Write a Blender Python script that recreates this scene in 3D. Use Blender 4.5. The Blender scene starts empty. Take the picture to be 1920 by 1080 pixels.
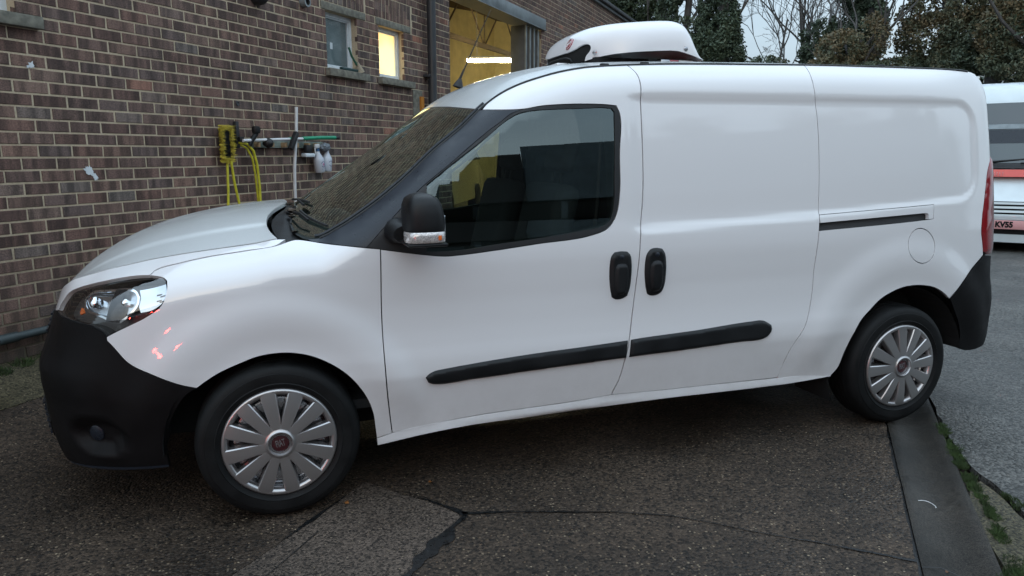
import bpy, bmesh, math, random
import numpy as np
from mathutils import Vector, Matrix, noise
from mathutils.geometry import delaunay_2d_cdt
random.seed(7); rng = np.random.default_rng(7)
SC = bpy.context.scene
COL = SC.collection
PI = math.pi

# ---------------------------------------------------------------- camera
CAM = Vector((-.016, -3.8488, 1.435)); yaw, pitch, roll, fpx = .322, .1789, -.0089, 1406.8
_f = Vector((math.sin(yaw), math.cos(yaw), 0)); _r = Vector((math.cos(yaw), -math.sin(yaw), 0)); _u = Vector((0, 0, 1))
_f2 = _f*math.cos(pitch) - _u*math.sin(pitch); _u2 = _u*math.cos(pitch) + _f*math.sin(pitch)
_r3 = _r*math.cos(roll) + _u2*math.sin(roll); _u3 = -_r*math.sin(roll) + _u2*math.cos(roll)
cd = bpy.data.cameras.new('camera'); cam = bpy.data.objects.new('camera', cd); COL.objects.link(cam)
cam.matrix_world = Matrix(((_r3.x, _u3.x, -_f2.x, CAM.x), (_r3.y, _u3.y, -_f2.y, CAM.y), (_r3.z, _u3.z, -_f2.z, CAM.z), (0, 0, 0, 1)))
cd.sensor_width = 36; cd.lens = 36*fpx/1920; cd.clip_end = 600; cd.clip_start = .05
SC.camera = cam

# ---------------------------------------------------------------- dusk sky under cloud, weak wide sun
SUN_EL, SUN_ROT = math.radians(14), math.radians(205)
w = bpy.data.worlds.new('World'); SC.world = w; w.use_nodes = True
nt = w.node_tree; nt.nodes.clear()
sky = nt.nodes.new('ShaderNodeTexSky'); sky.sky_type = 'NISHITA'; sky.sun_disc = False; sky.sun_elevation = SUN_EL; sky.sun_rotation = SUN_ROT
sky.air_density = 1.3; sky.dust_density = 3.0; sky.ozone_density = 1.5
tc = nt.nodes.new('ShaderNodeTexCoord'); mp = nt.nodes.new('ShaderNodeMapping'); mp.inputs['Scale'].default_value = (1, 1, 3); mp.inputs['Location'].default_value = (4.3, 1.1, .6)
nz = nt.nodes.new('ShaderNodeTexNoise'); nz.inputs['Scale'].default_value = 2.2; nz.inputs['Detail'].default_value = 5
nt.links.new(tc.outputs['Generated'], mp.inputs[0]); nt.links.new(mp.outputs[0], nz.inputs['Vector'])
cr = nt.nodes.new('ShaderNodeValToRGB'); cr.color_ramp.elements[0].position = .35; cr.color_ramp.elements[1].position = .68
cr.color_ramp.elements[0].color = (3.40, 4.32, 5.2, 1); cr.color_ramp.elements[1].color = (4.85, 5.9, 6.8, 1)
nt.links.new(nz.outputs['Fac'], cr.inputs[0])
mx = nt.nodes.new('ShaderNodeMix'); mx.data_type = 'RGBA'; mx.inputs[0].default_value = .86
nt.links.new(sky.outputs[0], mx.inputs[6]); nt.links.new(cr.outputs[0], mx.inputs[7])
sxyz = nt.nodes.new('ShaderNodeSeparateXYZ'); nt.links.new(tc.outputs['Generated'], sxyz.inputs[0])
oc = nt.nodes.new('ShaderNodeMapRange'); oc.inputs[1].default_value = 0; oc.inputs[2].default_value = 1; oc.inputs[3].default_value = .42; oc.inputs[4].default_value = 1.32; nt.links.new(sxyz.outputs['Z'], oc.inputs[0])   # overcast: darker at the horizon than overhead
ocv = nt.nodes.new('ShaderNodeVectorMath'); ocv.operation = 'SCALE'; nt.links.new(mx.outputs[2], ocv.inputs[0]); nt.links.new(oc.outputs[0], ocv.inputs[3])
bg = nt.nodes.new('ShaderNodeBackground'); bg.inputs[1].default_value = .118
out = nt.nodes.new('ShaderNodeOutputWorld'); nt.links.new(ocv.outputs[0], bg.inputs[0]); nt.links.new(bg.outputs[0], out.inputs[0])
sl = bpy.data.lights.new('sun', 'SUN'); sl.energy = .12; sl.angle = math.radians(95); sl.color = (1, .97, .95)
so = bpy.data.objects.new('sun', sl); COL.objects.link(so)
# the same direction as the sky's sun (rotation is counted clockwise from +y)
sd = Vector((math.sin(SUN_ROT)*math.cos(SUN_EL), math.cos(SUN_ROT)*math.cos(SUN_EL), math.sin(SUN_EL)))
so.rotation_euler = sd.to_track_quat('Z', 'Y').to_euler(); so.location = (0, -6, 12)
SC.view_settings.view_transform = 'Standard'; SC.view_settings.look = 'None'; SC.view_settings.gamma = 1; SC.view_settings.exposure = 1.34
SC.view_settings.use_curve_mapping = False
SC.render.engine = 'CYCLES'; SC.cycles.use_denoising = True; SC.cycles.denoising_prefilter = 'ACCURATE'; SC.cycles.denoising_input_passes = 'RGB_ALBEDO_NORMAL'; SC.cycles.sample_clamp_indirect = 2.5; SC.cycles.max_bounces = 8; SC.cycles.transparent_max_bounces = 16; SC.cycles.caustics_reflective = False; SC.cycles.caustics_refractive = False

# ---------------------------------------------------------------- materials
def lin(c):
    return tuple((v/12.92 if v <= .04045 else ((v + .055)/1.055)**2.4) for v in c)
def mat(name, base=(.5, .5, .5), rough=.5, metal=0., coat=0., coat_r=.03, spec=.5, emit=None, estr=0., noise_s=None, noise_amt=.0, bump=0., bump_s=200., trans=0.):
    m = bpy.data.materials.new(name); m.use_nodes = True; n = m.node_tree.nodes; l = m.node_tree.links
    p = n['Principled BSDF']; p.inputs['Base Color'].default_value = (*base, 1); p.inputs['Roughness'].default_value = rough; p.inputs['Metallic'].default_value = metal
    p.inputs['Coat Weight'].default_value = coat; p.inputs['Coat Roughness'].default_value = coat_r; p.inputs['Specular IOR Level'].default_value = spec
    p.inputs['Transmission Weight'].default_value = trans
    if emit: p.inputs['Emission Color'].default_value = (*emit, 1); p.inputs['Emission Strength'].default_value = estr
    if noise_s:
        t = n.new('ShaderNodeTexCoord'); z = n.new('ShaderNodeTexNoise'); z.inputs['Scale'].default_value = noise_s; z.inputs['Detail'].default_value = 6
        l.new(t.outputs['Object'], z.inputs['Vector'])
        r = n.new('ShaderNodeMapRange'); r.inputs[1].default_value = .3; r.inputs[2].default_value = .7; r.inputs[3].default_value = 1 - noise_amt; r.inputs[4].default_value = 1 + noise_amt
        l.new(z.outputs['Fac'], r.inputs[0])
        v = n.new('ShaderNodeVectorMath'); v.operation = 'SCALE'; v.inputs[0].default_value = base; l.new(r.outputs[0], v.inputs[3]); l.new(v.outputs[0], p.inputs['Base Color'])
        r2 = n.new('ShaderNodeMapRange'); r2.inputs[1].default_value = .3; r2.inputs[2].default_value = .7; r2.inputs[3].default_value = max(0, rough - .12); r2.inputs[4].default_value = min(1, rough + .12)
        l.new(z.outputs['Fac'], r2.inputs[0]); l.new(r2.outputs[0], p.inputs['Roughness'])
    if bump:
        t = n.new('ShaderNodeTexCoord'); z = n.new('ShaderNodeTexNoise'); z.inputs['Scale'].default_value = bump_s; z.inputs['Detail'].default_value = 3
        l.new(t.outputs['Object'], z.inputs['Vector']); b = n.new('ShaderNodeBump'); b.inputs['Strength'].default_value = bump; b.inputs['Distance'].default_value = .002
        l.new(z.outputs['Fac'], b.inputs['Height']); l.new(b.outputs[0], p.inputs['Normal'])
    return m
def glassy(name, tint, refl_r=.01, ior=1.5, add=0.0, rc=(1, 1, 1)):
    """thin pane: see-through with a Fresnel reflection"""
    m = bpy.data.materials.new(name); m.use_nodes = True; n = m.node_tree.nodes; l = m.node_tree.links; n.clear()
    tr = n.new('ShaderNodeBsdfTransparent'); tr.inputs[0].default_value = (*tint, 1)
    gl = n.new('ShaderNodeBsdfGlossy'); gl.inputs['Roughness'].default_value = refl_r; gl.inputs[0].default_value = (*rc, 1)
    fr = n.new('ShaderNodeFresnel'); fr.inputs['IOR'].default_value = ior
    mt = n.new('ShaderNodeMath'); mt.operation = 'MULTIPLY_ADD'; mt.inputs[1].default_value = 1.6; mt.inputs[2].default_value = add; mt.use_clamp = True
    ge = n.new('ShaderNodeNewGeometry'); sb = n.new('ShaderNodeMath'); sb.operation = 'SUBTRACT'; sb.inputs[0].default_value = 1
    l.new(ge.outputs['Backfacing'], sb.inputs[1])
    l.new(fr.outputs[0], mt.inputs[0])
    mu = n.new('ShaderNodeMath'); mu.operation = 'MULTIPLY'; l.new(mt.outputs[0], mu.inputs[0]); l.new(sb.outputs[0], mu.inputs[1])
    mxs = n.new('ShaderNodeMixShader'); o = n.new('ShaderNodeOutputMaterial')
    l.new(mu.outputs[0], mxs.inputs[0]); l.new(tr.outputs[0], mxs.inputs[1]); l.new(gl.outputs[0], mxs.inputs[2]); l.new(mxs.outputs[0], o.inputs[0])
    return m
M = {}
def paint_mat():
    """white paint with fine drizzle droplets and road film low on the flanks"""
    m = mat('white_paint', (.78, .77, .775), .32, coat=1., coat_r=.02)
    m.node_tree.nodes['Principled BSDF'].inputs['Coat IOR'].default_value = 1.75
    n = m.node_tree.nodes; l = m.node_tree.links; p = n['Principled BSDF']
    ge = n.new('ShaderNodeTexCoord')
    z = n.new('ShaderNodeTexNoise'); z.inputs['Scale'].default_value = 900; z.inputs['Detail'].default_value = 2; l.new(ge.outputs['Object'], z.inputs['Vector'])
    b = n.new('ShaderNodeBump'); b.inputs['Strength'].default_value = .035; b.inputs['Distance'].default_value = .0004; l.new(z.outputs['Fac'], b.inputs['Height'])
    l.new(b.outputs[0], p.inputs['Normal']); l.new(b.outputs[0], p.inputs['Coat Normal'])
    # road film, thin streaks near the sills
    sp = n.new('ShaderNodeSeparateXYZ'); l.new(ge.outputs['Object'], sp.inputs[0])
    mr = n.new('ShaderNodeMapRange'); mr.inputs[1].default_value = .62; mr.inputs[2].default_value = .25; mr.inputs[3].default_value = 0; mr.inputs[4].default_value = 1; l.new(sp.outputs['Z'], mr.inputs[0])
    z2 = n.new('ShaderNodeTexNoise'); z2.inputs['Scale'].default_value = 7; z2.inputs['Detail'].default_value = 8; z2.inputs['Roughness'].default_value = .7; l.new(ge.outputs['Object'], z2.inputs['Vector'])
    m2 = n.new('ShaderNodeMath'); m2.operation = 'MULTIPLY'; l.new(mr.outputs[0], m2.inputs[0]); l.new(z2.outputs['Fac'], m2.inputs[1])
    mc = n.new('ShaderNodeMix'); mc.data_type = 'RGBA'; mc.inputs[6].default_value = (.755, .745, .75, 1); mc.inputs[7].default_value = (.33, .29, .26, 1)
    m3 = n.new('ShaderNodeMath'); m3.operation = 'MULTIPLY'; m3.inputs[1].default_value = .6; l.new(m2.outputs[0], m3.inputs[0]); l.new(m3.outputs[0], mc.inputs[0]); l.new(mc.outputs[2], p.inputs['Base Color'])
    return m
def wet_paint_mat():
    """the horizontal panels carry a film of drizzle: duller coat, beads of water"""
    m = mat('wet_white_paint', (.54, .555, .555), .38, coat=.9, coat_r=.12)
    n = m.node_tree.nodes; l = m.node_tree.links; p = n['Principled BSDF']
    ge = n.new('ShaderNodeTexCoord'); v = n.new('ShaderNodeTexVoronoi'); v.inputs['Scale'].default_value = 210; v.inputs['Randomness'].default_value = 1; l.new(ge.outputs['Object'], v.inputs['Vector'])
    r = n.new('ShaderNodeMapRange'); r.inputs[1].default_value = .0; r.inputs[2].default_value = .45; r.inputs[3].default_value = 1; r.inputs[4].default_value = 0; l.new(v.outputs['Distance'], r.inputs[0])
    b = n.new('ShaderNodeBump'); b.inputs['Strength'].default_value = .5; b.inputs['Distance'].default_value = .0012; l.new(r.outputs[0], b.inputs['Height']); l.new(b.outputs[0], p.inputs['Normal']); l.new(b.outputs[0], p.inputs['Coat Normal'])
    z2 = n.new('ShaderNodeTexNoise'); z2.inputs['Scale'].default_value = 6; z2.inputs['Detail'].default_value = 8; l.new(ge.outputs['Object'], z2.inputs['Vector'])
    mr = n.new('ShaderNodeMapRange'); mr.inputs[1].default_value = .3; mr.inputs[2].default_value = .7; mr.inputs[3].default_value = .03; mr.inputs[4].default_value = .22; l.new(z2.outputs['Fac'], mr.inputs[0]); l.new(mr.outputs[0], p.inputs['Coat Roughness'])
    return m
M['paint'] = paint_mat(); M['wet'] = wet_paint_mat()
M['black'] = mat('black_plastic', (.0085, .009, .010), .45, spec=.3, noise_s=9, noise_amt=.25, bump=.25, bump_s=900)
M['bumper'] = mat('grained_bumper_plastic', (.0040, .0036, .0040), .55, spec=.18, noise_s=7, noise_amt=.25, bump=.35, bump_s=1100)
M['trim'] = mat('satin_pillar_trim', (.014, .018, .026), .33, spec=.4, noise_s=14, noise_amt=.12, bump=.04, bump_s=1200)
M['rubber'] = mat('rubber', (.008, .008, .009), .55, noise_s=30, noise_amt=.2)
M['tyre'] = mat('tyre_rubber', (.0075, .0078, .008), .6, spec=.2, noise_s=12, noise_amt=.3, bump=.3, bump_s=400)
M['void'] = mat('dark_void', (.006, .006, .006), .9)
M['inner'] = mat('inner_trim', (.03, .031, .033), .7, noise_s=20, noise_amt=.2)
M['seat'] = mat('seat_cloth', (.035, .036, .04), .9, noise_s=160, noise_amt=.3)
M['silver'] = mat('silver_trim_paint', (.44, .42, .415), .30, metal=.85, coat=.6, coat_r=.06)
M['reflector'] = mat('lamp_reflector', (.62, .65, .68), .18, metal=1)
M['chrome'] = mat('bright_chrome', (.85, .86, .88), .07, metal=1)
M['steel'] = mat('wheel_steel', (.50, .50, .52), .25, metal=.9)
M['lens'] = glassy('clear_lens', (.93, .95, .96), .01, 1.5, .05)
M['bezel'] = mat('smoked_lamp_bezel', (.045, .044, .042), .3, coat=.5)
M['glass'] = glassy('tinted_glass', (.46, .54, .50), .002, 1.52, .05, (.86, 1., 1.))
M['screen'] = glassy('wet_windscreen', (.55, .64, .60), .002, 1.55, .28, (.90, 1., .92))
M['hubred'] = mat('dark_red_enamel', (.045, .006, .009), .25, coat=1)
M['red'] = mat('red_lens', (.22, .008, .012), .12, coat=1, coat_r=.02)
M['amber'] = mat('amber_lens', (.75, .16, .03), .2, coat=1)
M['clearpl'] = mat('ribbed_clear_plastic', (.62, .58, .56), .15, metal=.4, coat=1, noise_s=220, noise_amt=.5)
M['redbadge'] = mat('red_enamel', (.30, .012, .025), .25, coat=1)
M['whiteplain'] = mat('plain_white', (.75, .76, .76), .4)
M['pod'] = mat('pod_white_plastic', (.76, .74, .745), .3, coat=.8, coat_r=.06)

# ---------------------------------------------------------------- object helpers
def link(o, parent=None):
    COL.objects.link(o)
    if parent is not None: o.parent = parent
    return o
def tag(o, label=None, cat=None, group=None, kind=None):
    if label: o['label'] = label
    if cat: o['category'] = cat
    if group: o['group'] = group
    if kind: o['kind'] = kind
    return o
def empty(name, loc=(0, 0, 0), rz=0, label=None, cat=None, group=None, kind=None):
    o = bpy.data.objects.new(name, None); o.location = loc; o.rotation_euler = (0, 0, rz); o.empty_display_size = .1
    link(o); return tag(o, label, cat, group, kind)
def mesh_obj(name, verts, faces, m, parent=None, smooth=False, normals=None, angle=None):
    me = bpy.data.meshes.new(name); me.from_pydata([tuple(map(float, v)) for v in verts], [], [tuple(int(i) for i in f) for f in faces])
    for q in (m if isinstance(m, (list, tuple)) else [m]): me.materials.append(q)
    if smooth or normals is not None: me.shade_smooth() if hasattr(me, 'shade_smooth') else None
    me.update()
    if normals is not None: me.normals_split_custom_set_from_vertices([tuple(map(float, v)) for v in normals])
    elif angle is not None and hasattr(me, 'set_sharp_from_angle'): me.shade_smooth(); me.set_sharp_from_angle(angle=math.radians(angle))
    o = bpy.data.objects.new(name, me); return link(o, parent)
def bm_obj(name, bm, m, parent=None, angle=None):
    me = bpy.data.meshes.new(name); bm.normal_update(); bm.to_mesh(me); bm.free()
    for q in (m if isinstance(m, (list, tuple)) else [m]): me.materials.append(q)
    if angle is not None: me.shade_smooth(); me.set_sharp_from_angle(angle=math.radians(angle))
    return link(bpy.data.objects.new(name, me), parent)
def add_box(bm, lo, hi, mtx=None, bevel=0):
    g = bmesh.ops.create_cube(bm, size=1.0); vs = g['verts']
    for v in vs:
        v.co = Vector(((lo[0] + hi[0])/2 + v.co.x*(hi[0] - lo[0]), (lo[1] + hi[1])/2 + v.co.y*(hi[1] - lo[1]), (lo[2] + hi[2])/2 + v.co.z*(hi[2] - lo[2])))
    if bevel:
        es = list({e for v in vs for e in v.link_edges})
        r = bmesh.ops.bevel(bm, geom=es, offset=bevel, segments=2, profile=.5, affect='EDGES'); vs = list({v for f in r['faces'] for v in f.verts} | {v for v in vs if v.is_valid})
    if mtx is not None:
        for v in vs: v.co = mtx @ v.co
    return vs
def box(name, lo, hi, m, parent=None, bevel=0, mtx=None):
    bm = bmesh.new(); add_box(bm, lo, hi, mtx, bevel); return bm_obj(name, bm, m, parent, 40 if bevel else None)
def add_tube(bm, pts, r, seg=8, cap=True, r1=None):
    pts = [Vector(p) for p in pts]; n = len(pts); rings = []
    rr = [r + ((r1 if r1 is not None else r) - r)*i/max(1, n - 1) for i in range(n)] if not isinstance(r, (list, tuple)) else r
    prev = None
    for i, p in enumerate(pts):
        t = (pts[min(i + 1, n - 1)] - pts[max(i - 1, 0)]).normalized()
        if prev is None:
            a = Vector((0, 0, 1)) if abs(t.z) < .9 else Vector((1, 0, 0)); u = t.cross(a).normalized()
        else:
            u = (prev - t*prev.dot(t)).normalized()
        prev = u; v = t.cross(u)
        rings.append([bm.verts.new(p + (u*math.cos(2*PI*k/seg) + v*math.sin(2*PI*k/seg))*rr[i]) for k in range(seg)])
    for a, b in zip(rings, rings[1:]):
        for k in range(seg): bm.faces.new((a[k], a[(k + 1) % seg], b[(k + 1) % seg], b[k]))
    if cap and seg > 2:
        bm.faces.new(list(reversed(rings[0]))); bm.faces.new(rings[-1])
def tube(name, pts, r, m, parent=None, seg=8, r1=None):
    bm = bmesh.new(); add_tube(bm, pts, r, seg, r1=r1); bmesh.ops.recalc_face_normals(bm, faces=bm.faces); return bm_obj(name, bm, m, parent, 50)
def add_lathe(bm, prof, seg=32, axis='y', mtx=None, close=False):
    """prof: (radius, along-axis)"""
    rings = []
    for rad, a in prof:
        ring = []
        for k in range(seg):
            t = 2*PI*k/seg; c, s = math.cos(t)*rad, math.sin(t)*rad
            co = Vector((c, a, s)) if axis == 'y' else Vector((c, s, a))
            ring.append(bm.verts.new(mtx @ co if mtx is not None else co))
        rings.append(ring)
    for a, b in zip(rings, rings[1:]):
        for k in range(seg): bm.faces.new((a[k], a[(k + 1) % seg], b[(k + 1) % seg], b[k]))
    return rings
def lathe(name, prof, m, parent=None, seg=32, axis='y', mtx=None, angle=35, cap=False):
    bm = bmesh.new(); r = add_lathe(bm, prof, seg, axis, mtx)
    if cap: bm.faces.new(r[0]); bm.faces.new(list(reversed(r[-1])))
    bmesh.ops.remove_doubles(bm, verts=bm.verts, dist=1e-6); bmesh.ops.recalc_face_normals(bm, faces=bm.faces); return bm_obj(name, bm, m, parent, angle)
def text_mesh(name, s, size, m, mtx, parent=None, depth=.001, sx=1., bold=0.):
    cu = bpy.data.curves.new(name, 'FONT'); cu.body = s; cu.size = size; cu.extrude = depth; cu.align_x = 'CENTER'; cu.align_y = 'CENTER'; cu.offset = bold
    o = bpy.data.objects.new('t', cu); COL.objects.link(o)
    bpy.context.view_layer.update()
    me = bpy.data.meshes.new_from_object(o.evaluated_get(bpy.context.evaluated_depsgraph_get())); bpy.data.objects.remove(o)
    me.transform(Matrix.Diagonal((sx, 1, 1, 1))); me.transform(mtx); me.materials.clear(); me.materials.append(m)
    ob = bpy.data.objects.new(name, me); return link(ob, parent)

# ---------------------------------------------------------------- trimmed panels on a surface chart
def inside(poly, P):
    x, y = P[:, 0], P[:, 1]; r = np.zeros(len(P), bool); j = len(poly) - 1
    for i in range(len(poly)):
        xi, yi = poly[i]; xj, yj = poly[j]
        c = (yi > y) != (yj > y)
        with np.errstate(divide='ignore', invalid='ignore'): r ^= c & (x < (xj - xi)*(y - yi)/(yj - yi + 1e-18) + xi)
        j = i
    return r
def resample(poly, h, smooth=True, corner=38, closed=True):
    """Catmull-Rom through the points, except at corners"""
    P = np.array(poly, float); keep = [0]
    for i in range(1, len(P)):
        if np.linalg.norm(P[i] - P[keep[-1]]) > 1e-4: keep.append(i)
    P = P[keep]
    if closed and np.linalg.norm(P[0] - P[-1]) < 1e-4: P = P[:-1]
    n = len(P); out_ = []
    cor = np.zeros(n, bool)
    for i in range(n):
        a = P[i] - P[i - 1]; b = P[(i + 1) % n] - P[i]
        cs = a @ b/(np.linalg.norm(a)*np.linalg.norm(b) + 1e-12); cor[i] = cs < math.cos(math.radians(corner))
    if not closed: cor[0] = cor[-1] = True
    m_ = n if closed else n - 1
    for i in range(m_):
        p1, p2 = P[i], P[(i + 1) % n]; L = np.linalg.norm(p2 - p1); k = max(1, int(round(L/h)))
        p0 = P[i - 1] if not cor[i] else p1 - (p2 - p1); p3 = P[(i + 2) % n] if not cor[(i + 1) % n] else p2 + (p2 - p1)
        # chord-scaled tangents
        l0 = np.linalg.norm(p1 - p0) + 1e-9; l2 = np.linalg.norm(p3 - p2) + 1e-9
        t1 = (p2 - p1)/L*.5 + (p1 - p0)/l0*.5; t2 = (p2 - p1)/L*.5 + (p3 - p2)/l2*.5
        for j in range(k):
            t = j/k
            if smooth: q = (2*t**3 - 3*t**2 + 1)*p1 + (t**3 - 2*t**2 + t)*L*t1 + (-2*t**3 + 3*t**2)*p2 + (t**3 - t**2)*L*t2
            else: q = p1 + (p2 - p1)*t
            out_.append(q)
    if not closed: out_.append(P[-1])
    return np.array(out_)
def shrink(P, d):
    if d == 0: return P
    A = .5*np.sum(P[:, 0]*np.roll(P[:, 1], -1) - np.roll(P[:, 0], -1)*P[:, 1]); sg = 1 if A > 0 else -1
    e = np.roll(P, -1, 0) - P; e /= np.linalg.norm(e, axis=1)[:, None] + 1e-12; n1 = np.stack([-e[:, 1], e[:, 0]], -1)*sg
    n0 = np.roll(n1, 1, 0); b = n0 + n1; b /= np.maximum(np.linalg.norm(b, axis=1)[:, None], .3); c = np.clip((b*n1).sum(1), .5, 1)[:, None]
    return P + b*d/c
def dist_to(P, Q):
    a = P[None]; b = np.roll(P, -1, 0)[None]; q = Q[:, None]
    ab = b - a; t = np.clip(((q - a)*ab).sum(-1)/((ab**2).sum(-1) + 1e-15), 0, 1); return np.linalg.norm(q - a - ab*t[..., None], axis=-1).min(1)
def panel(name, poly, chart, m, parent, inset=.0, h=.03, off=0., thick=.012, mirror=False, holes=(), smooth=True, vs=1., lift=None, bh=None, flat=False):
    """a trimmed piece of a chart; poly and holes in chart metres (second coordinate scaled by vs)"""
    pt, nr = chart
    S = np.array([1, vs]); bh = bh or h*.6
    P = shrink(resample(np.array(poly)*S, bh, smooth), inset); H = [shrink(resample(np.array(q)*S, bh, smooth), -inset) for q in holes]
    lo, hi = P.min(0), P.max(0); gx, gy = np.meshgrid(np.arange(lo[0] + h*.37, hi[0], h), np.arange(lo[1] + h*.41, hi[1], h)); G = np.stack([gx.ravel(), gy.ravel()], -1)
    ok = inside(P, G)
    for q in H: ok &= ~inside(q, G)
    G = G[ok]
    if len(G):
        d = dist_to(P, G)
        for q in H: d = np.minimum(d, dist_to(q, G))
        G = G[d > min(h, bh)*.45]
    V = [Vector(p) for p in P]; E = [(i, (i + 1) % len(P)) for i in range(len(P))]
    for q in H:
        k = len(V); V += [Vector(p) for p in q]; E += [(k + i, k + (i + 1) % len(q)) for i in range(len(q))]
    V += [Vector(p) for p in G]
    r = delaunay_2d_cdt(V, E, [], 0, 1e-6); V2 = np.array([tuple(v) for v in r[0]]); F = np.array([f for f in r[2] if len(f) == 3])
    c = V2[F].mean(1); ok = inside(P, c)
    for q in H: ok &= ~inside(q, c)
    F = F[ok]
    a, b_, c_ = V2[F[:, 0]], V2[F[:, 1]], V2[F[:, 2]]; ar = (b_[:, 0] - a[:, 0])*(c_[:, 1] - a[:, 1]) - (b_[:, 1] - a[:, 1])*(c_[:, 0] - a[:, 0])
    F = F[np.abs(ar) > 1e-9]; ar = ar[np.abs(ar) > 1e-9]; F[ar < 0] = F[ar < 0][:, ::-1]
    used = np.unique(F); remap = -np.ones(len(V2), int); remap[used] = np.arange(len(used)); V2 = V2[used]; F = remap[F]
    U = V2/S
    Pn = nr(U[:, 0], U[:, 1]); Pp = pt(U[:, 0], U[:, 1])
    o_ = np.full(len(U), off, float)
    if lift is not None:
        dd = dist_to(P, V2)
        for q in H: dd = np.minimum(dd, dist_to(q, V2))
        o_ = o_ + lift(U, dd)
        # normals of the lifted surface by finite differences in the chart
    Pp = Pp + Pn*o_[:, None]
    if lift is not None:
        nn = np.zeros_like(Pp); tn = np.cross(Pp[F[:, 1]] - Pp[F[:, 0]], Pp[F[:, 2]] - Pp[F[:, 0]])
        for k in range(3): np.add.at(nn, F[:, k], tn)
        Pn2 = nn/(np.linalg.norm(nn, axis=1)[:, None] + 1e-12); Pn2 *= np.sign((Pn2*Pn).sum(1))[:, None]
    else: Pn2 = Pn
    # boundary edges
    ed = {}
    for f in F:
        for k in range(3):
            e = (f[k], f[(k + 1) % 3]); ed[e] = ed.get(e, 0) + 1
    be = [e for e in ed if (e[1], e[0]) not in ed]
    verts = list(Pp); nrm = list(Pn2); faces = [tuple(f) for f in F]
    if thick > 0:
        for a_, b2 in be:
            k = len(verts); pa, pb = Pp[a_], Pp[b2]; qa, qb = pa - Pn[a_]*thick, pb - Pn[b2]*thick
            fn = np.cross(pa - pb, qa - pb); fn /= np.linalg.norm(fn) + 1e-12
            verts += [pb, pa, qa, qb]; nrm += [fn]*4; faces.append((k, k + 1, k + 2, k + 3))
    verts = np.array(verts); nrm = np.array(nrm)
    if mirror: verts = verts*[1, -1, 1]; nrm = nrm*[1, -1, 1]; faces = [tuple(reversed(f)) for f in faces]
    return mesh_obj(name, verts, faces, m, parent, True, nrm)

# ---------------------------------------------------------------- body surfaces of the van (van frame: x to the tail, y away from the viewer, z up)
def pchip(xk, yk, x):
    """monotone cubic; yk may be (n,) or (n, m) where m matches x"""
    xk = np.asarray(xk, float); yk = np.asarray(yk, float); x = np.asarray(x, float)
    hh = np.diff(xk)
    if yk.ndim == 1:
        d = np.diff(yk) / hh
    else:
        d = np.diff(yk, axis=0) / hh[:, None]
    m = np.zeros_like(yk)
    a, b = d[:-1], d[1:]
    if yk.ndim == 1: w1, w2 = 2*hh[1:] + hh[:-1], hh[1:] + 2*hh[:-1]
    else: w1, w2 = (2*hh[1:] + hh[:-1])[:, None], (hh[1:] + 2*hh[:-1])[:, None]
    with np.errstate(divide='ignore', invalid='ignore'):
        mm = np.where(a*b > 0, (w1 + w2) / (w1/a + w2/b), 0.0)
    m[1:-1] = mm; m[0] = d[0]; m[-1] = d[-1]
    i = np.clip(np.searchsorted(xk, x, side='right') - 1, 0, len(xk) - 2)
    t = (x - xk[i]) / hh[i]
    t = np.clip(t, -0.5, 1.5)
    h_ = hh[i]
    if yk.ndim == 1: y0, y1, m0, m1 = yk[i], yk[i+1], m[i], m[i+1]
    else:
        j = np.arange(yk.shape[1]); y0, y1, m0, m1 = yk[i, j], yk[i+1, j], m[i, j], m[i+1, j]
    return ((2*t**3 - 3*t**2 + 1)*y0 + (t**3 - 2*t**2 + t)*h_*m0 + (-2*t**3 + 3*t**2)*y1 + (t**3 - t**2)*h_*m1)

def smooth01(t):
    t = np.clip(t, 0, 1); return t*t*t*(t*(6*t - 15) + 10)

PLAN = np.array([(-.945, 0), (-.94, -.20), (-.92, -.38), (-.88, -.53), (-.80, -.665), (-.68, -.765), (-.50, -.838), (-.25, -.878), (0, -.898),
                 (.5, -.909), (1.1, -.914), (1.8, -.916), (2.5, -.912), (3.0, -.902), (3.3, -.890), (3.5, -.877), (3.68, -.857), (3.79, -.82),
                 (3.86, -.75), (3.89, -.62), (3.90, -.40), (3.905, 0)], float)
def _dense():
    P = PLAN; k = np.concatenate([[0], np.cumsum(np.linalg.norm(np.diff(P, axis=0), axis=1))])
    q = np.linspace(0, k[-1], 1600)
    D = np.stack([pchip(k, P[:, 0], q), pchip(k, P[:, 1], q)], -1)
    for _ in range(60):
        D[1:-1] = (D[:-2] + 2*D[1:-1] + D[2:]) / 4
    s = np.concatenate([[0], np.cumsum(np.linalg.norm(np.diff(D, axis=0), axis=1))])
    T = np.gradient(D, s, axis=0); T /= np.linalg.norm(T, axis=1)[:, None]
    N = np.stack([T[:, 1], -T[:, 0]], -1)      # outward
    return D, s, N
PD, PS, PN = _dense()
S_END = PS[-1]
def s_of_x(x, rear=False):
    """arc coordinate on the flank for a given x"""
    lo = np.argmin(PD[:, 0]); hi = np.argmax(PD[:, 0])
    return np.interp(x, PD[lo:hi+1, 0], PS[lo:hi+1])

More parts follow.
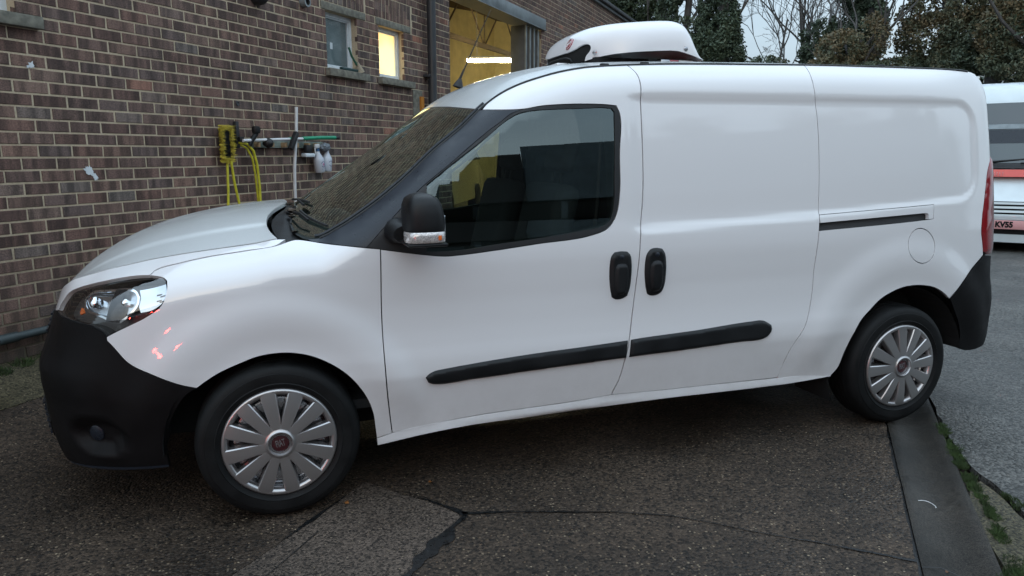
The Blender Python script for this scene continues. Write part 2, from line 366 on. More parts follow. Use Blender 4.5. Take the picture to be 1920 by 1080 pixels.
ZK = [.12, .20, .27, .33, .40, .50, .54, .60, .66, .74, .82, .90, .98, 1.03, 1.08, 1.14, 1.25, 1.40, 1.55, 1.68, 1.78, 1.86, 1.95]
_mid = [.110, .062, .036, .029, .020, .006, .001, .003, .010, .015, .016, .013, .011, .014, .020, .030, .043, .062, .085, .108, .127, .145, .165]
_fr0 = [.060, .030, .020, .015, .012, .004, .000, .000, .020, .055, .085, .125, .155, .17, .19, .25, .3, .3, .3, .3, .3, .3, .3]
_fr1 = [.100, .060, .035, .022, .014, .004, .000, .000, .018, .045, .068, .092, .112, .125, .13, .18, .22, .22, .22, .22, .22, .22, .22]
_fr2 = [.080, .050, .030, .018, .010, .004, .002, .002, .002, .004, .008, .016, .030, .045, .06, .09, .12, .14, .14, .14, .15, .15, .16]
_fr3 = [.090, .055, .034, .026, .018, .006, .001, .001, .004, .008, .009, .009, .013, .020, .032, .046, .06, .08, .10, .12, .13, .15, .16]
_rr1 = [.110, .062, .036, .029, .022, .012, .008, .006, .006, .007, .008, .009, .010, .012, .016, .024, .036, .055, .078, .100, .122, .145, .165]
_rc = [.12, .08, .05, .03, .02, .010, .006, .004, .004, .008, .012, .016, .020, .024, .030, .036, .050, .070, .092, .115, .14, .165, .19]
_rce = [.10, .06, .03, .015, .0, .0, .0, .0, .01, .03, .035, .035, .04, .04, .045, .05, .06, .075, .095, .115, .14, .17, .21]
STA_S = np.array([0, s_of_x(-.80), s_of_x(-.5), s_of_x(0), s_of_x(.55), s_of_x(2.5), s_of_x(3.2), s_of_x(3.65), s_of_x(3.88), S_END])
STA = np.array([_fr0, _fr1, _fr2, _fr3, _mid, _mid, _rr1, _rc, _rce, _rce])

# crease / screen edge / roof ditch line G and the centre line C that pairs with it
GC = np.array([  # gx, gy, gz, cx, cz
 (-.736, -.500, .953, -.868, .862), (-.626, -.580, .990, -.745, .975), (-.524, -.630, 1.017, -.61, 1.055), (-.426, -.660, 1.039, -.48, 1.110),
 (-.328, -.690, 1.056, -.36, 1.143), (-.184, -.710, 1.074, -.19, 1.177), (-.036, -.730, 1.092, -.0, 1.200), (.043, -.740, 1.105, .10, 1.212),
 (.113, -.757, 1.102, .125, 1.200), (.184, -.765, 1.101, .15, 1.198), (.281, -.765, 1.142, .185, 1.220), (.365, -.760, 1.192, .235, 1.255),
 (.466, -.750, 1.260, .315, 1.303), (.556, -.740, 1.330, .41, 1.368), (.688, -.720, 1.444, .555, 1.467), (.810, -.710, 1.538, .69, 1.565),
 (.920, -.700, 1.634, .81, 1.650), (.997, -.700, 1.686, .90, 1.710), (1.077, -.700, 1.723, .99, 1.757), (1.155, -.700, 1.749, 1.08, 1.793),
 (1.274, -.700, 1.781, 1.22, 1.829), (1.399, -.700, 1.802, 1.37, 1.858), (1.600, -.700, 1.817, 1.60, 1.876), (1.829, -.700, 1.827, 1.83, 1.885),
 (2.220, -.700, 1.836, 2.22, 1.892), (2.847, -.700, 1.845, 2.85, 1.895), (3.188, -.700, 1.846, 3.20, 1.893), (3.560, -.695, 1.842, 3.59, 1.885),
 (3.650, -.685, 1.834, 3.69, 1.872), (3.695, -.680, 1.826, 3.74, 1.862)], float)
GT = np.concatenate([[0], np.cumsum(np.linalg.norm(np.diff(GC[:, :3], axis=0), axis=1))])
T_END = GT[-1]
def _gs():
    out = []
    for g in GC:
        d = np.linalg.norm(PD - g[:2], axis=1); i = np.argmin(d)
        out.append((PS[i], d[i]))
    return np.array(out)
GS = _gs()
# top limit of the side chart as a function of s, and its inward offset there
_zg_s = np.concatenate([[0, .25], GS[:-1, 0], [5.30, 5.36, 5.42, 5.48, S_END]])
_zg_z = np.concatenate([[.86, .87], GC[:-1, 2], [1.816, 1.788, 1.742, 1.690, 1.66]])
_zg_o = np.concatenate([[.075, .09], GS[:-1, 1], [.166, .150, .128, .112, .10]])
_k = np.concatenate([[True], np.diff(_zg_s) > 1e-4]); _zg_s, _zg_z, _zg_o = _zg_s[_k], _zg_z[_k], _zg_o[_k]
def zG(s): return pchip(_zg_s, _zg_z, s)
def oG(s): return pchip(_zg_s, _zg_o, s)
WR = .31
def side_off(s, z):
    s = np.asarray(s, float).ravel(); z = np.asarray(z, float).ravel()
    rows = np.stack([pchip(ZK, r_, z) for r_ in STA])
    off = pchip(STA_S, rows, s)
    zg, og = zG(s), oG(s)
    rowg = np.stack([pchip(ZK, r_, zg) for r_ in STA])
    base_g = pchip(STA_S, rowg, s)
    hh = np.interp(s, [0, s_of_x(-.5), s_of_x(0.2), s_of_x(.45), s_of_x(1.2), S_END], [.20, .20, .16, .13, .15, .15])
    r_ = np.clip((z - (zg - hh)) / hh, 0, 1.3)
    off = off + (og - base_g) * r_**2.6
    px = np.interp(s, PS, PD[:, 0])
    # wheel arch bulges
    for cx, r0, r1, a in ((0.0, .50, .64, .014), (3.105, .56, .72, .014)):
        rr = np.hypot(px - cx, (z - WR) * 1.0)
        m_ = smooth01((z - .28) / .25) * np.where(np.abs(px - cx) < .9, 1, 0)
        off = off - a * smooth01((r1 - rr) / (r1 - r0)) * m_
        # the band round the opening turns gently under
        off = off + .012 * smooth01((r0 + .02 - rr) / .17) * m_
    # pressed panel in the flank behind the front door
    xc, hx = 2.55, 1.06; zt = 1.672; zb = np.interp(px, [1.4, 2.5, 3.7], [1.085, 1.125, 1.185])
    zc, hz = (zt + zb)/2, (zt - zb)/2; rad = .13
    left = 1.20
    ax = np.where(px > xc, px - xc, (xc - px) * hx / (xc - left)); az = np.abs(z - zc)
    qx, qz = ax - (hx - rad), az - (hz - rad)
    sd = np.hypot(np.maximum(qx, 0), np.maximum(qz, 0)) + np.minimum(np.maximum(qx, qz), 0) - rad
    press = .0095 * smooth01(.5 - sd / .055) * np.where((px > 1.55) | (s > s_of_x(1.0)), smooth01((px - 1.50) / .12), 0)
    off = off + press
    return off
def side_pt(s, z, mirror=1):
    s = np.asarray(s, float).ravel(); z = np.asarray(z, float).ravel()
    o = side_off(s, z)
    x = np.interp(s, PS, PD[:, 0]); y = np.interp(s, PS, PD[:, 1]); nx = np.interp(s, PS, PN[:, 0]); ny = np.interp(s, PS, PN[:, 1])
    return np.stack([x - nx*o, y - ny*o, z], -1)
def side_nrm(s, z):
    e = 2e-3
    a = side_pt(np.asarray(s) + e, z) - side_pt(np.asarray(s) - e, z); b = side_pt(s, np.asarray(z) + e) - side_pt(s, np.asarray(z) - e)
    n_ = np.cross(a, b); n_ /= np.linalg.norm(n_, axis=1)[:, None] + 1e-12
    return n_
def top_pt(t, v):
    """t: arc coordinate along G, v: -1 near side .. 0 centre .. 1 far side"""
    t = np.asarray(t, float).ravel(); v = np.asarray(v, float).ravel()
    g = [pchip(GT, GC[:, i], t) for i in range(5)]
    w = 1 - np.abs(v)**2.0
    # flatter crown over the roof, raised bonnet centre
    wz = 1 - np.abs(v)**np.interp(t, [0, GT[7], GT[9], GT[16], GT[20]], [2.4, 2.6, 2.0, 2.2, 2.6])
    x = g[0] + (g[3] - g[0]) * w; z = g[2] + (g[4] - g[2]) * wz; y = -g[1] * v
    # the raised pressing of the bonnet
    on = np.clip(1 - t / GT[7], 0, 1)
    m = np.where(t < GT[7], 1, 0) * smooth01((.80 - np.abs(v)) / .05) * smooth01((GT[7] - t) / .12) * .008 * smooth01(t / .35)
    return np.stack([x, y, z + m], -1)
def top_nrm(t, v):
    e = 2e-3
    a = top_pt(np.asarray(t) + e, v) - top_pt(np.asarray(t) - e, v); b = top_pt(t, np.asarray(v) + e) - top_pt(t, np.asarray(v) - e)
    n_ = np.cross(a, b); n_ /= np.linalg.norm(n_, axis=1)[:, None] + 1e-12
    return n_
# roof pod of the cooling unit
_pt = np.array([(1.535, 1.850), (1.532, 1.920), (1.538, 1.958), (1.565, 2.008), (1.66, 2.064), (1.85, 2.092), (2.04, 2.106), (2.09, 2.095), (2.122, 2.050), (2.142, 1.970), (2.160, 1.908), (2.175, 1.892)])
_pk = np.concatenate([[0], np.cumsum(np.linalg.norm(np.diff(_pt, axis=0), axis=1))]); _pk /= _pk[-1]
def pod_pt(p, q):
    p = np.asarray(p, float).ravel(); q = np.asarray(q, float).ravel()
    tx, tz = pchip(_pk, _pt[:, 0], p), pchip(_pk, _pt[:, 1], p)
    bx = 1.530 + (2.175 - 1.530) * p**1.25; bz = 1.850 + (1.892 - 1.850) * p
    W = .42 * np.sqrt(np.clip(1 - (np.clip(1.80 - bx, 0, .273) / .274)**2, 0, 1)) * (1 - .06 * np.clip((p - .82) / .18, 0, 1)**2)
    a = q * np.pi / 2          # -pi/2 near foot .. 0 crown
    sn, cs = np.sin(a), np.cos(a)
    k = np.clip(cs, 0, 1)**.42
    y = W * np.sign(sn) * np.abs(sn)**.62
    return np.stack([bx + (tx - bx) * k, y, bz + (tz - bz) * k], -1)
def pod_nrm(p, q):
    e = 2e-3
    p = np.asarray(p, float); q = np.asarray(q, float)
    a = pod_pt(np.clip(p + e, 0, 1), q) - pod_pt(np.clip(p - e, 0, 1), q); b = pod_pt(p, np.clip(q + e, -1, 1)) - pod_pt(p, np.clip(q - e, -1, 1))
    n_ = np.cross(a, b); n_ /= np.linalg.norm(n_, axis=1)[:, None] + 1e-12
    return n_

# outline curves of the body panels, in metres on the flank surface (arc length, height)
TR = {
  'arch_front': [(1.928, 0.256), (1.9258, 0.3178), (1.9186, 0.3839), (1.9006, 0.446), (1.8702, 0.5048), (1.8281, 0.5604), (1.7696, 0.6106), (1.693, 0.653), (1.6228, 0.6732), (1.5646, 0.6783), (1.4876, 0.6709), (1.4183, 0.648), (1.3472, 0.6191), (1.3002, 0.5918), (1.261, 0.5647)],
  'bump_line': [(1.261, 0.5647), (1.2174, 0.5779), (1.1637, 0.6025), (1.1082, 0.6303), (1.0493, 0.6574), (1.0206, 0.6783), (0.993, 0.7109), (0.969, 0.7386), (0.9474, 0.7581), (0.946, 0.7724)],
  'lamp_low': [(0.946, 0.7724), (0.9817, 0.7899), (1.0416, 0.8172), (1.0902, 0.8396), (1.1223, 0.8583), (1.1498, 0.8775), (1.1667, 0.9009), (1.1754, 0.9282), (1.1776, 0.9538), (1.174, 0.9719), (1.162, 0.9806), (1.1361, 0.9857), (1.1017, 0.9886)],
  'lamp_top': [(1.1017, 0.9886), (1.0383, 0.9856), (0.9576, 0.9757), (0.8671, 0.9606), (0.7608, 0.9431), (0.6691, 0.9255), (0.5968, 0.9023), (0.5649, 0.8763)],
  'lamp_bot': [(0.7107, 0.815), (0.7661, 0.8126), (0.8453, 0.8104), (0.9037, 0.8002), (0.9383, 0.7842), (0.946, 0.7724)],
  'shut': [(1.1017, 0.9886), (1.1156, 1.0032), (1.2067, 1.0277), (1.3248, 1.0491), (1.4587, 1.0694), (1.6051, 1.0904), (1.698, 1.0985)],
  'bw_front': [(1.698, 1.0985), (1.7482, 1.0883), (1.846, 1.0791), (1.9736, 1.0633)],
  'door_front': [(2.0058, 1.256), (1.9895, 1.1994), (1.979, 1.1397), (1.9736, 1.0633), (1.9677, 0.8211), (1.972, 0.5378), (1.9935, 0.2896)],
  'rock_top': [(1.9291, 0.2786), (1.9935, 0.2896), (2.3352, 0.3218), (2.8327, 0.3357), (2.9942, 0.3456), (3.2502, 0.3389), (3.5177, 0.3359), (3.8973, 0.3277)],
  'rock_bot': [(1.9288, 0.2533), (2.1399, 0.2724), (2.3355, 0.2868), (2.5807, 0.2883), (2.835, 0.2926), (3.2538, 0.3001), (3.5727, 0.2966), (3.9053, 0.2943), (4.2248, 0.2995)],
  'bgap': [(3.1437, 1.8053), (3.1564, 1.7774), (3.1595, 1.7454), (3.1557, 1.6799), (3.1532, 1.5332), (3.1445, 1.2485), (3.1206, 1.0674), (3.1059, 0.9021), (3.0856, 0.7264), (3.0664, 0.6005), (3.049, 0.5232), (3.0266, 0.4191), (2.9941, 0.3466)],
  'door_slide_rear': [(4.1264, 1.8194), (4.0884, 1.7512), (4.1035, 1.5928), (4.1033, 1.3578), (4.0917, 1.1245), (4.0843, 1.0565), (4.0684, 0.8955), (4.0606, 0.718), (4.0247, 0.5899), (3.9575, 0.4884), (3.9266, 0.4156), (3.9, 0.3302)],
  'arch_rear': [(4.2248, 0.2995), (4.2658, 0.3442), (4.2926, 0.4313), (4.3307, 0.5221), (4.3714, 0.5877), (4.427, 0.636), (4.491, 0.6848), (4.5645, 0.7181), (4.6428, 0.7376), (4.7127, 0.741), (4.7835, 0.7352), (4.8604, 0.7173), (4.927, 0.6832), (4.9677, 0.6513)],
  'rear_bump_line': [(4.9677, 0.6513), (5.0548, 0.7422), (5.1406, 0.8069), (5.2268, 0.8669)],
  'tail_front': [(5.3623, 1.3797), (5.2872, 1.3209), (5.2496, 1.2255), (5.2249, 1.1428), (5.2039, 1.0488), (5.2, 0.9865), (5.2148, 0.934), (5.2251, 0.8843)],
  'win_out': [(1.9736, 1.0633), (1.9902, 1.0604), (2.1449, 1.034), (2.2344, 1.0231), (2.2968, 1.025), (2.436, 1.0359), (2.6294, 1.0548), (2.8808, 1.0798), (2.9637, 1.1084), (3.0037, 1.1588), (3.0254, 1.2519), (3.033, 1.4208), (3.0438, 1.599), (3.0293, 1.6297), (2.961, 1.6347), (2.6903, 1.6258), (2.6024, 1.6113), (2.5136, 1.6085), (2.4475, 1.6121)],
  'seal_line': [(1.922, 1.0718), (1.9863, 1.1375), (2.1356, 1.2823), (2.2909, 1.4021), (2.4462, 1.5225), (2.5052, 1.5627), (2.5454, 1.5913), (2.6024, 1.6113)],
  'glass': [(2.1755, 1.3103), (2.2897, 1.3946), (2.4628, 1.5178), (2.5019, 1.5495), (2.5431, 1.5758), (2.5865, 1.5957), (2.6411, 1.6059), (2.7418, 1.6123), (2.8572, 1.6167), (2.9778, 1.6212), (3.0081, 1.6181), (3.0198, 1.6034), (3.0151, 1.4894), (3.0063, 1.3457), (2.993, 1.1785), (2.9814, 1.1467), (2.9545, 1.1232), (2.8296, 1.1001), (2.6306, 1.077), (2.4371, 1.0591), (2.3247, 1.0458), (2.2463, 1.042), (2.1585, 1.0441)],
  'strip1': [(2.136, 0.5237), (2.1518, 0.5384), (2.179, 0.5494), (2.1993, 0.5519), (2.5391, 0.578), (2.8578, 0.5915), (3.0584, 0.6005), (3.0518, 0.5219), (2.6826, 0.5097), (2.3322, 0.4952), (2.1675, 0.4914), (2.1472, 0.5009)],
  'strip2': [(3.0744, 0.6023), (3.1199, 0.6056), (3.4068, 0.6172), (3.7107, 0.6342), (3.7801, 0.633), (3.825, 0.609), (3.83, 0.5878), (3.813, 0.5613), (3.7811, 0.545), (3.6503, 0.5412), (3.349, 0.5302), (3.1212, 0.5246), (3.0664, 0.5228)],
  'handle1': [(3.0211, 1.004), (3.0514, 1.001), (3.0665, 0.9865), (3.0742, 0.9522), (3.0749, 0.8899), (3.0688, 0.8337), (3.0576, 0.8032), (3.0373, 0.7921), (3.0, 0.79), (2.9813, 0.8022), (2.9738, 0.84), (2.9676, 0.8902), (2.9684, 0.9487), (2.9759, 0.985), (2.991, 1.0009)],
  'handle2': [(3.202, 1.0105), (3.2263, 1.0047), (3.2386, 0.9871), (3.2473, 0.9427), (3.2481, 0.8921), (3.2439, 0.8413), (3.231, 0.8103), (3.2102, 0.7975), (3.1717, 0.796), (3.1558, 0.8059), (3.1477, 0.8412), (3.1407, 0.8922), (3.141, 0.9485), (3.1501, 0.9884), (3.1709, 1.0074)],
  'fuel': [(4.8308, 0.9398), (4.8236, 0.9058), (4.8047, 0.8776), (4.7774, 0.8595), (4.7433, 0.8546), (4.7064, 0.8637), (4.673, 0.8853), (4.6502, 0.9157), (4.6426, 0.9499), (4.6489, 0.9834), (4.6662, 1.0114), (4.6931, 1.0296), (4.7272, 1.0349), (4.7636, 1.0264), (4.797, 1.0053), (4.8215, 0.9748)],
  'slot': [(4.0852, 1.0794), (4.7599, 1.1039), (4.7806, 1.0977), (4.7802, 1.0788), (4.0844, 1.0578)],
  'railcover': [(4.0917, 1.1245), (4.8235, 1.1514), (4.8158, 1.0801), (4.7818, 1.0774)],
  'bowl': [(0.8071, 0.8724), (0.7777, 0.8977), (0.8027, 0.92), (0.854, 0.9328), (0.9197, 0.9388), (0.988, 0.9456), (1.0324, 0.9467), (1.0572, 0.9382), (1.071, 0.9203), (1.0692, 0.8945), (1.0519, 0.8682), (1.0276, 0.8452), (0.9998, 0.8273), (0.9623, 0.8322), (0.9251, 0.8439), (0.8814, 0.8542), (0.839, 0.8601)],
  'divider': [(0.966, 0.9455), (1.0154, 0.9472), (0.9976, 0.8253), (0.9406, 0.8292)],
  'sideref': [(1.0678, 0.9469), (1.12, 0.9575), (1.1678, 0.9663), (1.1729, 0.9393), (1.1602, 0.9002), (1.121, 0.8702), (1.0807, 0.8617), (1.0734, 0.885), (1.0761, 0.9203)],
  'fog': [(0.7399, 0.4617), (0.7678, 0.4323), (0.832, 0.4393), (0.9137, 0.4398), (0.9779, 0.4252), (0.9939, 0.3923), (0.9671, 0.3111), (0.8587, 0.294), (0.7827, 0.3093), (0.7431, 0.3725)],
  'T_hood_rear': [(0.8441, -1.0008), (0.8146, -0.9204), (0.7921, -0.8056), (0.7863, -0.7053), (0.793, -0.5959), (0.8112, -0.4232), (0.8408, -0.2222), (0.94, 0.24)],
  'T_glass_low': [(0.9583, -1.0116), (0.9274, -0.9361), (0.8981, -0.811), (0.8959, -0.6476), (0.9465, -0.4165)],
  'T_roof_front': [(1.8714, -0.9673), (1.8787, -0.6732), (1.9207, 0.0417)],
  'T_rooftrim': [(2.9498, -0.9963), (4.3, -0.84)],
}
SIDE = (side_pt, side_nrm); TOP = (top_pt, top_nrm); POD = (pod_pt, pod_nrm)
def rev(a): return list(reversed(a))
def zg1(s): return float(zG(np.array([s]))[0])
def along_G(s0, s1, n, dz=0.0): return [(float(s), zg1(s) + dz) for s in np.linspace(s0, s1, n)]

van = empty('panel_van', (0, 0, 0), 0, 'white panel van with silver wheel trims and white cooling pod on its roof', 'van')

def circle_pts(cx, cz, r, a0, a1, n): return [(cx + r*math.cos(math.radians(a)), cz + r*math.sin(math.radians(a))) for a in np.linspace(a0, a1, n)]
S0 = float(s_of_x(0.0)); S1 = float(s_of_x(3.105))
sh = TR['shut']
hood_join = 1.655
fender = (TR['lamp_low'] + sh[1:4] + [(1.459, 1.066), (1.58, 1.083), (hood_join, zg1(hood_join) - .001)] + [(1.700, 1.0965)] + TR['bw_front'][1:] + TR['door_front'][4:] + [(1.93, .276)]
          + TR['arch_front'][1:] + TR['bump_line'][1:-1])
lamp_front = [(.545, .850), (.548, .832), (.60, .822), (.66, .818)]
bonnet_side = ([(0, .815), (.25, .815), (.45, .818), (.54, .832), (.545, .850)] + rev(TR['lamp_top'])[0:] + sh[1:4] + [(1.459, 1.066), (1.58, 1.083)]
               + along_G(1.62, .58, 26) + [(.45, zg1(.45)), (.3, zg1(.3)), (.15, zg1(.15)), (0, zg1(0))])
headlamp = TR['lamp_low'] + TR['lamp_top'][1:] + lamp_front + TR['lamp_bot'][1:-1]
front_bumper = (TR['bump_line'] + rev(TR['lamp_bot'])[1:] + [(.66, .818), (.60, .822), (.548, .830), (.45, .816), (.25, .812), (0, .812), (0, .24), (.3, .228), (.55, .222), (.80, .232), (1.00, .240), (1.128, .245),
                (1.125, .31), (1.145, .41), (1.185, .495), (1.225, .545)])
g_hi = 2.448
pillar = along_G(1.70, 2.44, 30)
pillar_outer = pillar + [TR['win_out'][-1], TR['win_out'][-2], TR['win_out'][-3]] + rev(TR['seal_line'])[1:] + rev(TR['bw_front'])[1:3] + [(1.72, 1.091)]
seal = TR['seal_line'] + rev(TR['win_out'])[3:] + [(1.95, 1.067)]
door_top = [TR['win_out'][-1]] + along_G(2.475, 3.13, 16) + [(3.144, zg1(3.144))]
front_door = TR['win_out'] + along_G(2.475, 3.08, 14) + [(3.138, zg1(3.138))] + TR['bgap'][1:] + rev(TR['rock_top'])[3:-1] + rev(TR['door_front'])[1:3]
cargo_door = [(3.138, zg1(3.138))] + along_G(3.20, 4.06, 13) + [(4.10, zg1(4.10))] + TR['door_slide_rear'][1:] + [TR['rock_top'][-2], TR['rock_top'][-3]] + rev(TR['bgap'])[:-1]
SR = 5.46
quarter = ([(4.10, zg1(4.10))] + along_G(4.14, SR, 28) + [(SR, 1.40), (5.40, 1.395)] + TR['tail_front'] + [TR['rear_bump_line'][-1]] + rev(TR['rear_bump_line'])[1:] + rev(TR['arch_rear'])[1:] + [(3.905, .294)]
           + rev(TR['door_slide_rear'])[:6] + [(4.084, 1.050)] + [TR['railcover'][3], TR['railcover'][2], TR['railcover'][1], TR['railcover'][0]] + rev(TR['door_slide_rear'])[8:-1])
tail_lamp = TR['tail_front'] + [(5.27, .868), (5.40, .862), (5.475, .90), (5.485, 1.10), (5.475, 1.33), (5.45, 1.385), (5.40, 1.392)]
rear_door = [(SR + .035, .845), (S_END, .80), (S_END, zg1(S_END)), (SR + .005, zg1(SR + .005)), (SR + .005, 1.405), (SR + .04, 1.34), (SR + .045, 1.1)]
rear_bumper = (TR['rear_bump_line'] + [(5.27, .86), (5.42, .845), (SR + .03, .835), (S_END, .79), (S_END, .33), (5.6, .335), (5.38, .345), (5.24, .338), (5.16, .343), (5.115, .355), (5.098, .38), (5.092, .43), (5.065, .50), (5.02, .57)])
rocker = [(1.932, .272)] + TR['rock_top'][1:] + [(4.0, .327), (4.233, .302)] + rev(TR['rock_bot'])[1:-1] + [(1.932, .247)]
fuel = TR['fuel']
win_hole = shrink(np.array(TR['glass'] + [(2.0, 1.09), (1.99, 1.13)]), 0).tolist()

def lift_pillow(H, r): return lambda U, d: H*np.sqrt(np.clip(1 - (1 - np.clip(d/r, 0, 1))**2, 0, 1))
def rocker_lift(U, d):
    zt = np.interp(U[:, 0], [1.93, 2.335, 2.833, 3.9, 4.23], [.275, .322, .336, .328, .305]); t = np.clip((zt - U[:, 1])/.055, 0, 1)
    return .009*np.sin(np.clip(t*1.5, 0, 1)*PI/2) - .022*np.clip((t - .55)/.45, 0, 1)**1.5 + .001
def fog_lift(U, d):
    r = np.hypot((U[:, 0] - .86)/.115, (U[:, 1] - .375)/.062)
    return -.035*smooth01((1.15 - r)/.35)
def cap_lines(U, d): return 0*d

for mir in (False, True):
    sfx = dict(mirror=mir)
    panel('front_wing', fender, SIDE, M['paint'], van, inset=.0018, h=.024, thick=.016, **sfx)
    panel('bonnet_edge', bonnet_side, SIDE, M['paint'], van, inset=.0022, h=.022, thick=.016, **sfx)
    panel('front_bumper', front_bumper, SIDE, M['bumper'], van, inset=.001, h=.024, thick=.02, off=.002, lift=fog_lift, **sfx)
    panel('pillar_trim', pillar_outer, SIDE, M['trim'], van, inset=.001, h=.024, off=.001, thick=.012, **sfx)
    dr = panel('front_door', front_door, SIDE, M['paint'], van, inset=.0030, h=.024, thick=.02, **sfx)
    panel('cargo_door', cargo_door, SIDE, M['paint'], van, inset=.0023, h=.024, thick=.018, **sfx)
    panel('rear_quarter', quarter, SIDE, M['paint'], van, inset=.0018, h=.019, thick=.018, holes=[fuel], **sfx)
    panel('rear_bumper', rear_bumper, SIDE, M['bumper'], van, inset=.001, h=.03, off=.006, thick=.03, **sfx)
    panel('rear_door', rear_door, SIDE, M['paint'], van, inset=.002, h=.05, **sfx)
    panel('sill', rocker, SIDE, M['paint'], van, inset=.0006, h=.012, thick=.03, lift=rocker_lift, bh=.02, **sfx)
    panel('window_seal', seal, SIDE, M['rubber'], dr, inset=.0008, h=.02, off=.000, thick=.012, holes=[TR['glass']], **sfx)
    panel('window_glass', TR['glass'], SIDE, M['glass'], dr, inset=-.004, h=.05, off=-.006, thick=0, **sfx)
    panel('fuel_flap', fuel, SIDE, M['paint'], van, inset=.0026, h=.02, thick=.008, off=-.0008, **sfx)
    rc = TR['railcover']; sl_ = TR['slot']
    panel('rail_cover', [rc[0], rc[1], rc[2], rc[3], (4.783, 1.100), (4.775, 1.108), (4.76, 1.110), (4.093, 1.086)], SIDE, M['paint'], van, inset=.0012, h=.02, thick=.02, smooth=False, **sfx)
    panel('rub_strip', TR['strip1'], SIDE, M['black'], van, inset=0, h=.0075, bh=.009, off=.001, thick=.004, lift=lift_pillow(.013, .016), **sfx)
    panel('rub_strip', TR['strip2'], SIDE, M['black'], van, inset=0, h=.0075, bh=.009, off=.001, thick=.004, lift=lift_pillow(.013, .016), **sfx)
    for hk, nm in (('handle1', 'door_handle'), ('handle2', 'door_handle')):
        P_ = np.array(TR[hk]); c_ = P_.mean(0)
        hb = panel(nm, TR[hk], SIDE, M['black'], van, inset=.0, h=.010, bh=.010, off=.001, thick=.004, lift=lift_pillow(.012, .018), **sfx)
        pad = [(c_[0] + (p[0] - c_[0])*.62, c_[1] - .018 + (p[1] - c_[1])*.66) for p in TR[hk]]
        panel('grip', pad, SIDE, M['black'], hb, inset=0, h=.008, bh=.008, off=.013, thick=.012, lift=lift_pillow(.012, .014), **sfx)
        ky = [(c_[0] + .012*math.cos(a), c_[1] + .078 + .010*math.sin(a)) for a in np.linspace(0, 2*PI, 11)[:-1]]
        panel('lock_cover', ky, SIDE, M['trim'], hb, inset=0, h=.006, bh=.005, off=.0135, thick=.006, lift=lift_pillow(.003, .006), **sfx)
    panel('bumper_lip_highlight', [(.62, .2235), (.80, .233), (1.00, .241), (1.126, .246), (1.126, .254), (1.0, .250), (.80, .242), (.62, .229)], SIDE, M['trim'], van, inset=0, h=.02, bh=.02, off=.004, thick=.01, **sfx)  # paler, glossier strip: the bottom edge's highlight is put into its colour
    # tail lamp with a brighter inner strip
    tl = panel('tail_lamp', tail_lamp, SIDE, M['red'], van, inset=.0016, h=.018, bh=.012, off=.001, thick=.02, lift=lift_pillow(.012, .05), **sfx)
    # headlamp: clear cover over bezel, bowls and side reflector
    hl = panel('headlamp', headlamp, SIDE, M['lens'], van, inset=.003, h=.016, bh=.012, off=.001, thick=.0, **sfx)
    panel('bezel', headlamp, SIDE, M['bezel'], hl, inset=.0, h=.02, bh=.014, off=-.055, thick=0, **sfx)
    def dish(c, R, D):
        return lambda U, d: -D*np.clip(1 - ((U[:, 0] - c[0])**2 + (U[:, 1] - c[1])**2)/R**2, 0, 1)
    panel('lamp_bowl', TR['bowl'], SIDE, M['reflector'], hl, inset=.0, h=.008, bh=.008, off=-.010, thick=.03, lift=dish((.93, .895), .16, .022), **sfx)
    panel('bowl_rim', TR['bowl'], SIDE, M['chrome'], hl, inset=-.004, h=.02, bh=.008, off=-.0085, thick=.004, holes=[TR['bowl']], **sfx)
    panel('lamp_divider', TR['divider'], SIDE, M['bumper'], hl, inset=.0, h=.012, bh=.012, off=-.006, thick=.02, **sfx)
    panel('side_reflector', TR['sideref'], SIDE, M['reflector'], hl, inset=.0, h=.008, bh=.008, off=-.008, thick=.02, lift=dish((1.12, .92), .08, .012), **sfx)
    for zz in (.900, .922):
        panel('reflector_step', [(1.140, zz), (1.155, zz + .003), (1.160, zz + .008), (1.142, zz + .005)], SIDE, M['black'], hl, h=.02, off=-.005, thick=.004, **sfx)
    for (cx_, cz_, r_) in ((.86, .895, .020), (1.02, .90, .014)):
        panel('bulb_cap', [(cx_ + r_*math.cos(a), cz_ + r_*math.sin(a)) for a in np.linspace(0, 2*PI, 13)[:-1]], SIDE, M['chrome'], hl, h=.01, off=-.004, thick=.02, lift=lift_pillow(.010, .012), **sfx)
    panel('indicator_bulb', [(.775, .842), (.80, .850), (.79, .862), (.77, .868), (.765, .850)], SIDE, M['amber'], hl, h=.02, off=-.010, thick=.006, **sfx)
    # dark shell behind the panel gaps
    sgn = -1 if mir else 1
    full = [(0, .26), (1.13, .26)] + [(S0 + .47*math.cos(a), .31 + .43*math.sin(a)) for a in np.linspace(PI + .1, -.1, 18)] + [(1.99, .27), (4.20, .29)] + \
           [(S1 + .47*math.cos(a), .31 + .455*math.sin(a)) for a in np.linspace(PI + .03, .38, 18)] + [(5.15, .43), (S_END, .43)] + [(S_END, 1.55)] + along_G(SR, 1.75, 60, -.05) + along_G(1.70, .58, 20, -.02) + [(.3, .84), (0, .84)]
    panel('inner_shell', full, SIDE, M['void'], van, inset=0, h=.07, off=-.075, thick=0, holes=[[(x, z_) for x, z_ in shrink(np.array([(2.02, 1.10), (2.02, 1.17), (2.30, 1.385), (2.46, 1.505), (2.55, 1.565), (2.62, 1.59), (3.0, 1.605), (3.0, 1.14), (2.83, 1.105), (2.4, 1.06), (2.14, 1.05)]), 0)]], smooth=False, **sfx)
    sh2 = panel('door_frame_inner', full, SIDE, M['inner'], van, inset=0, h=.07, off=-.022, thick=0, holes=[TR['glass'], headlamp, tail_lamp, [(.735, .30), (.99, .30), (.99, .46), (.735, .46)]], smooth=False, **sfx)
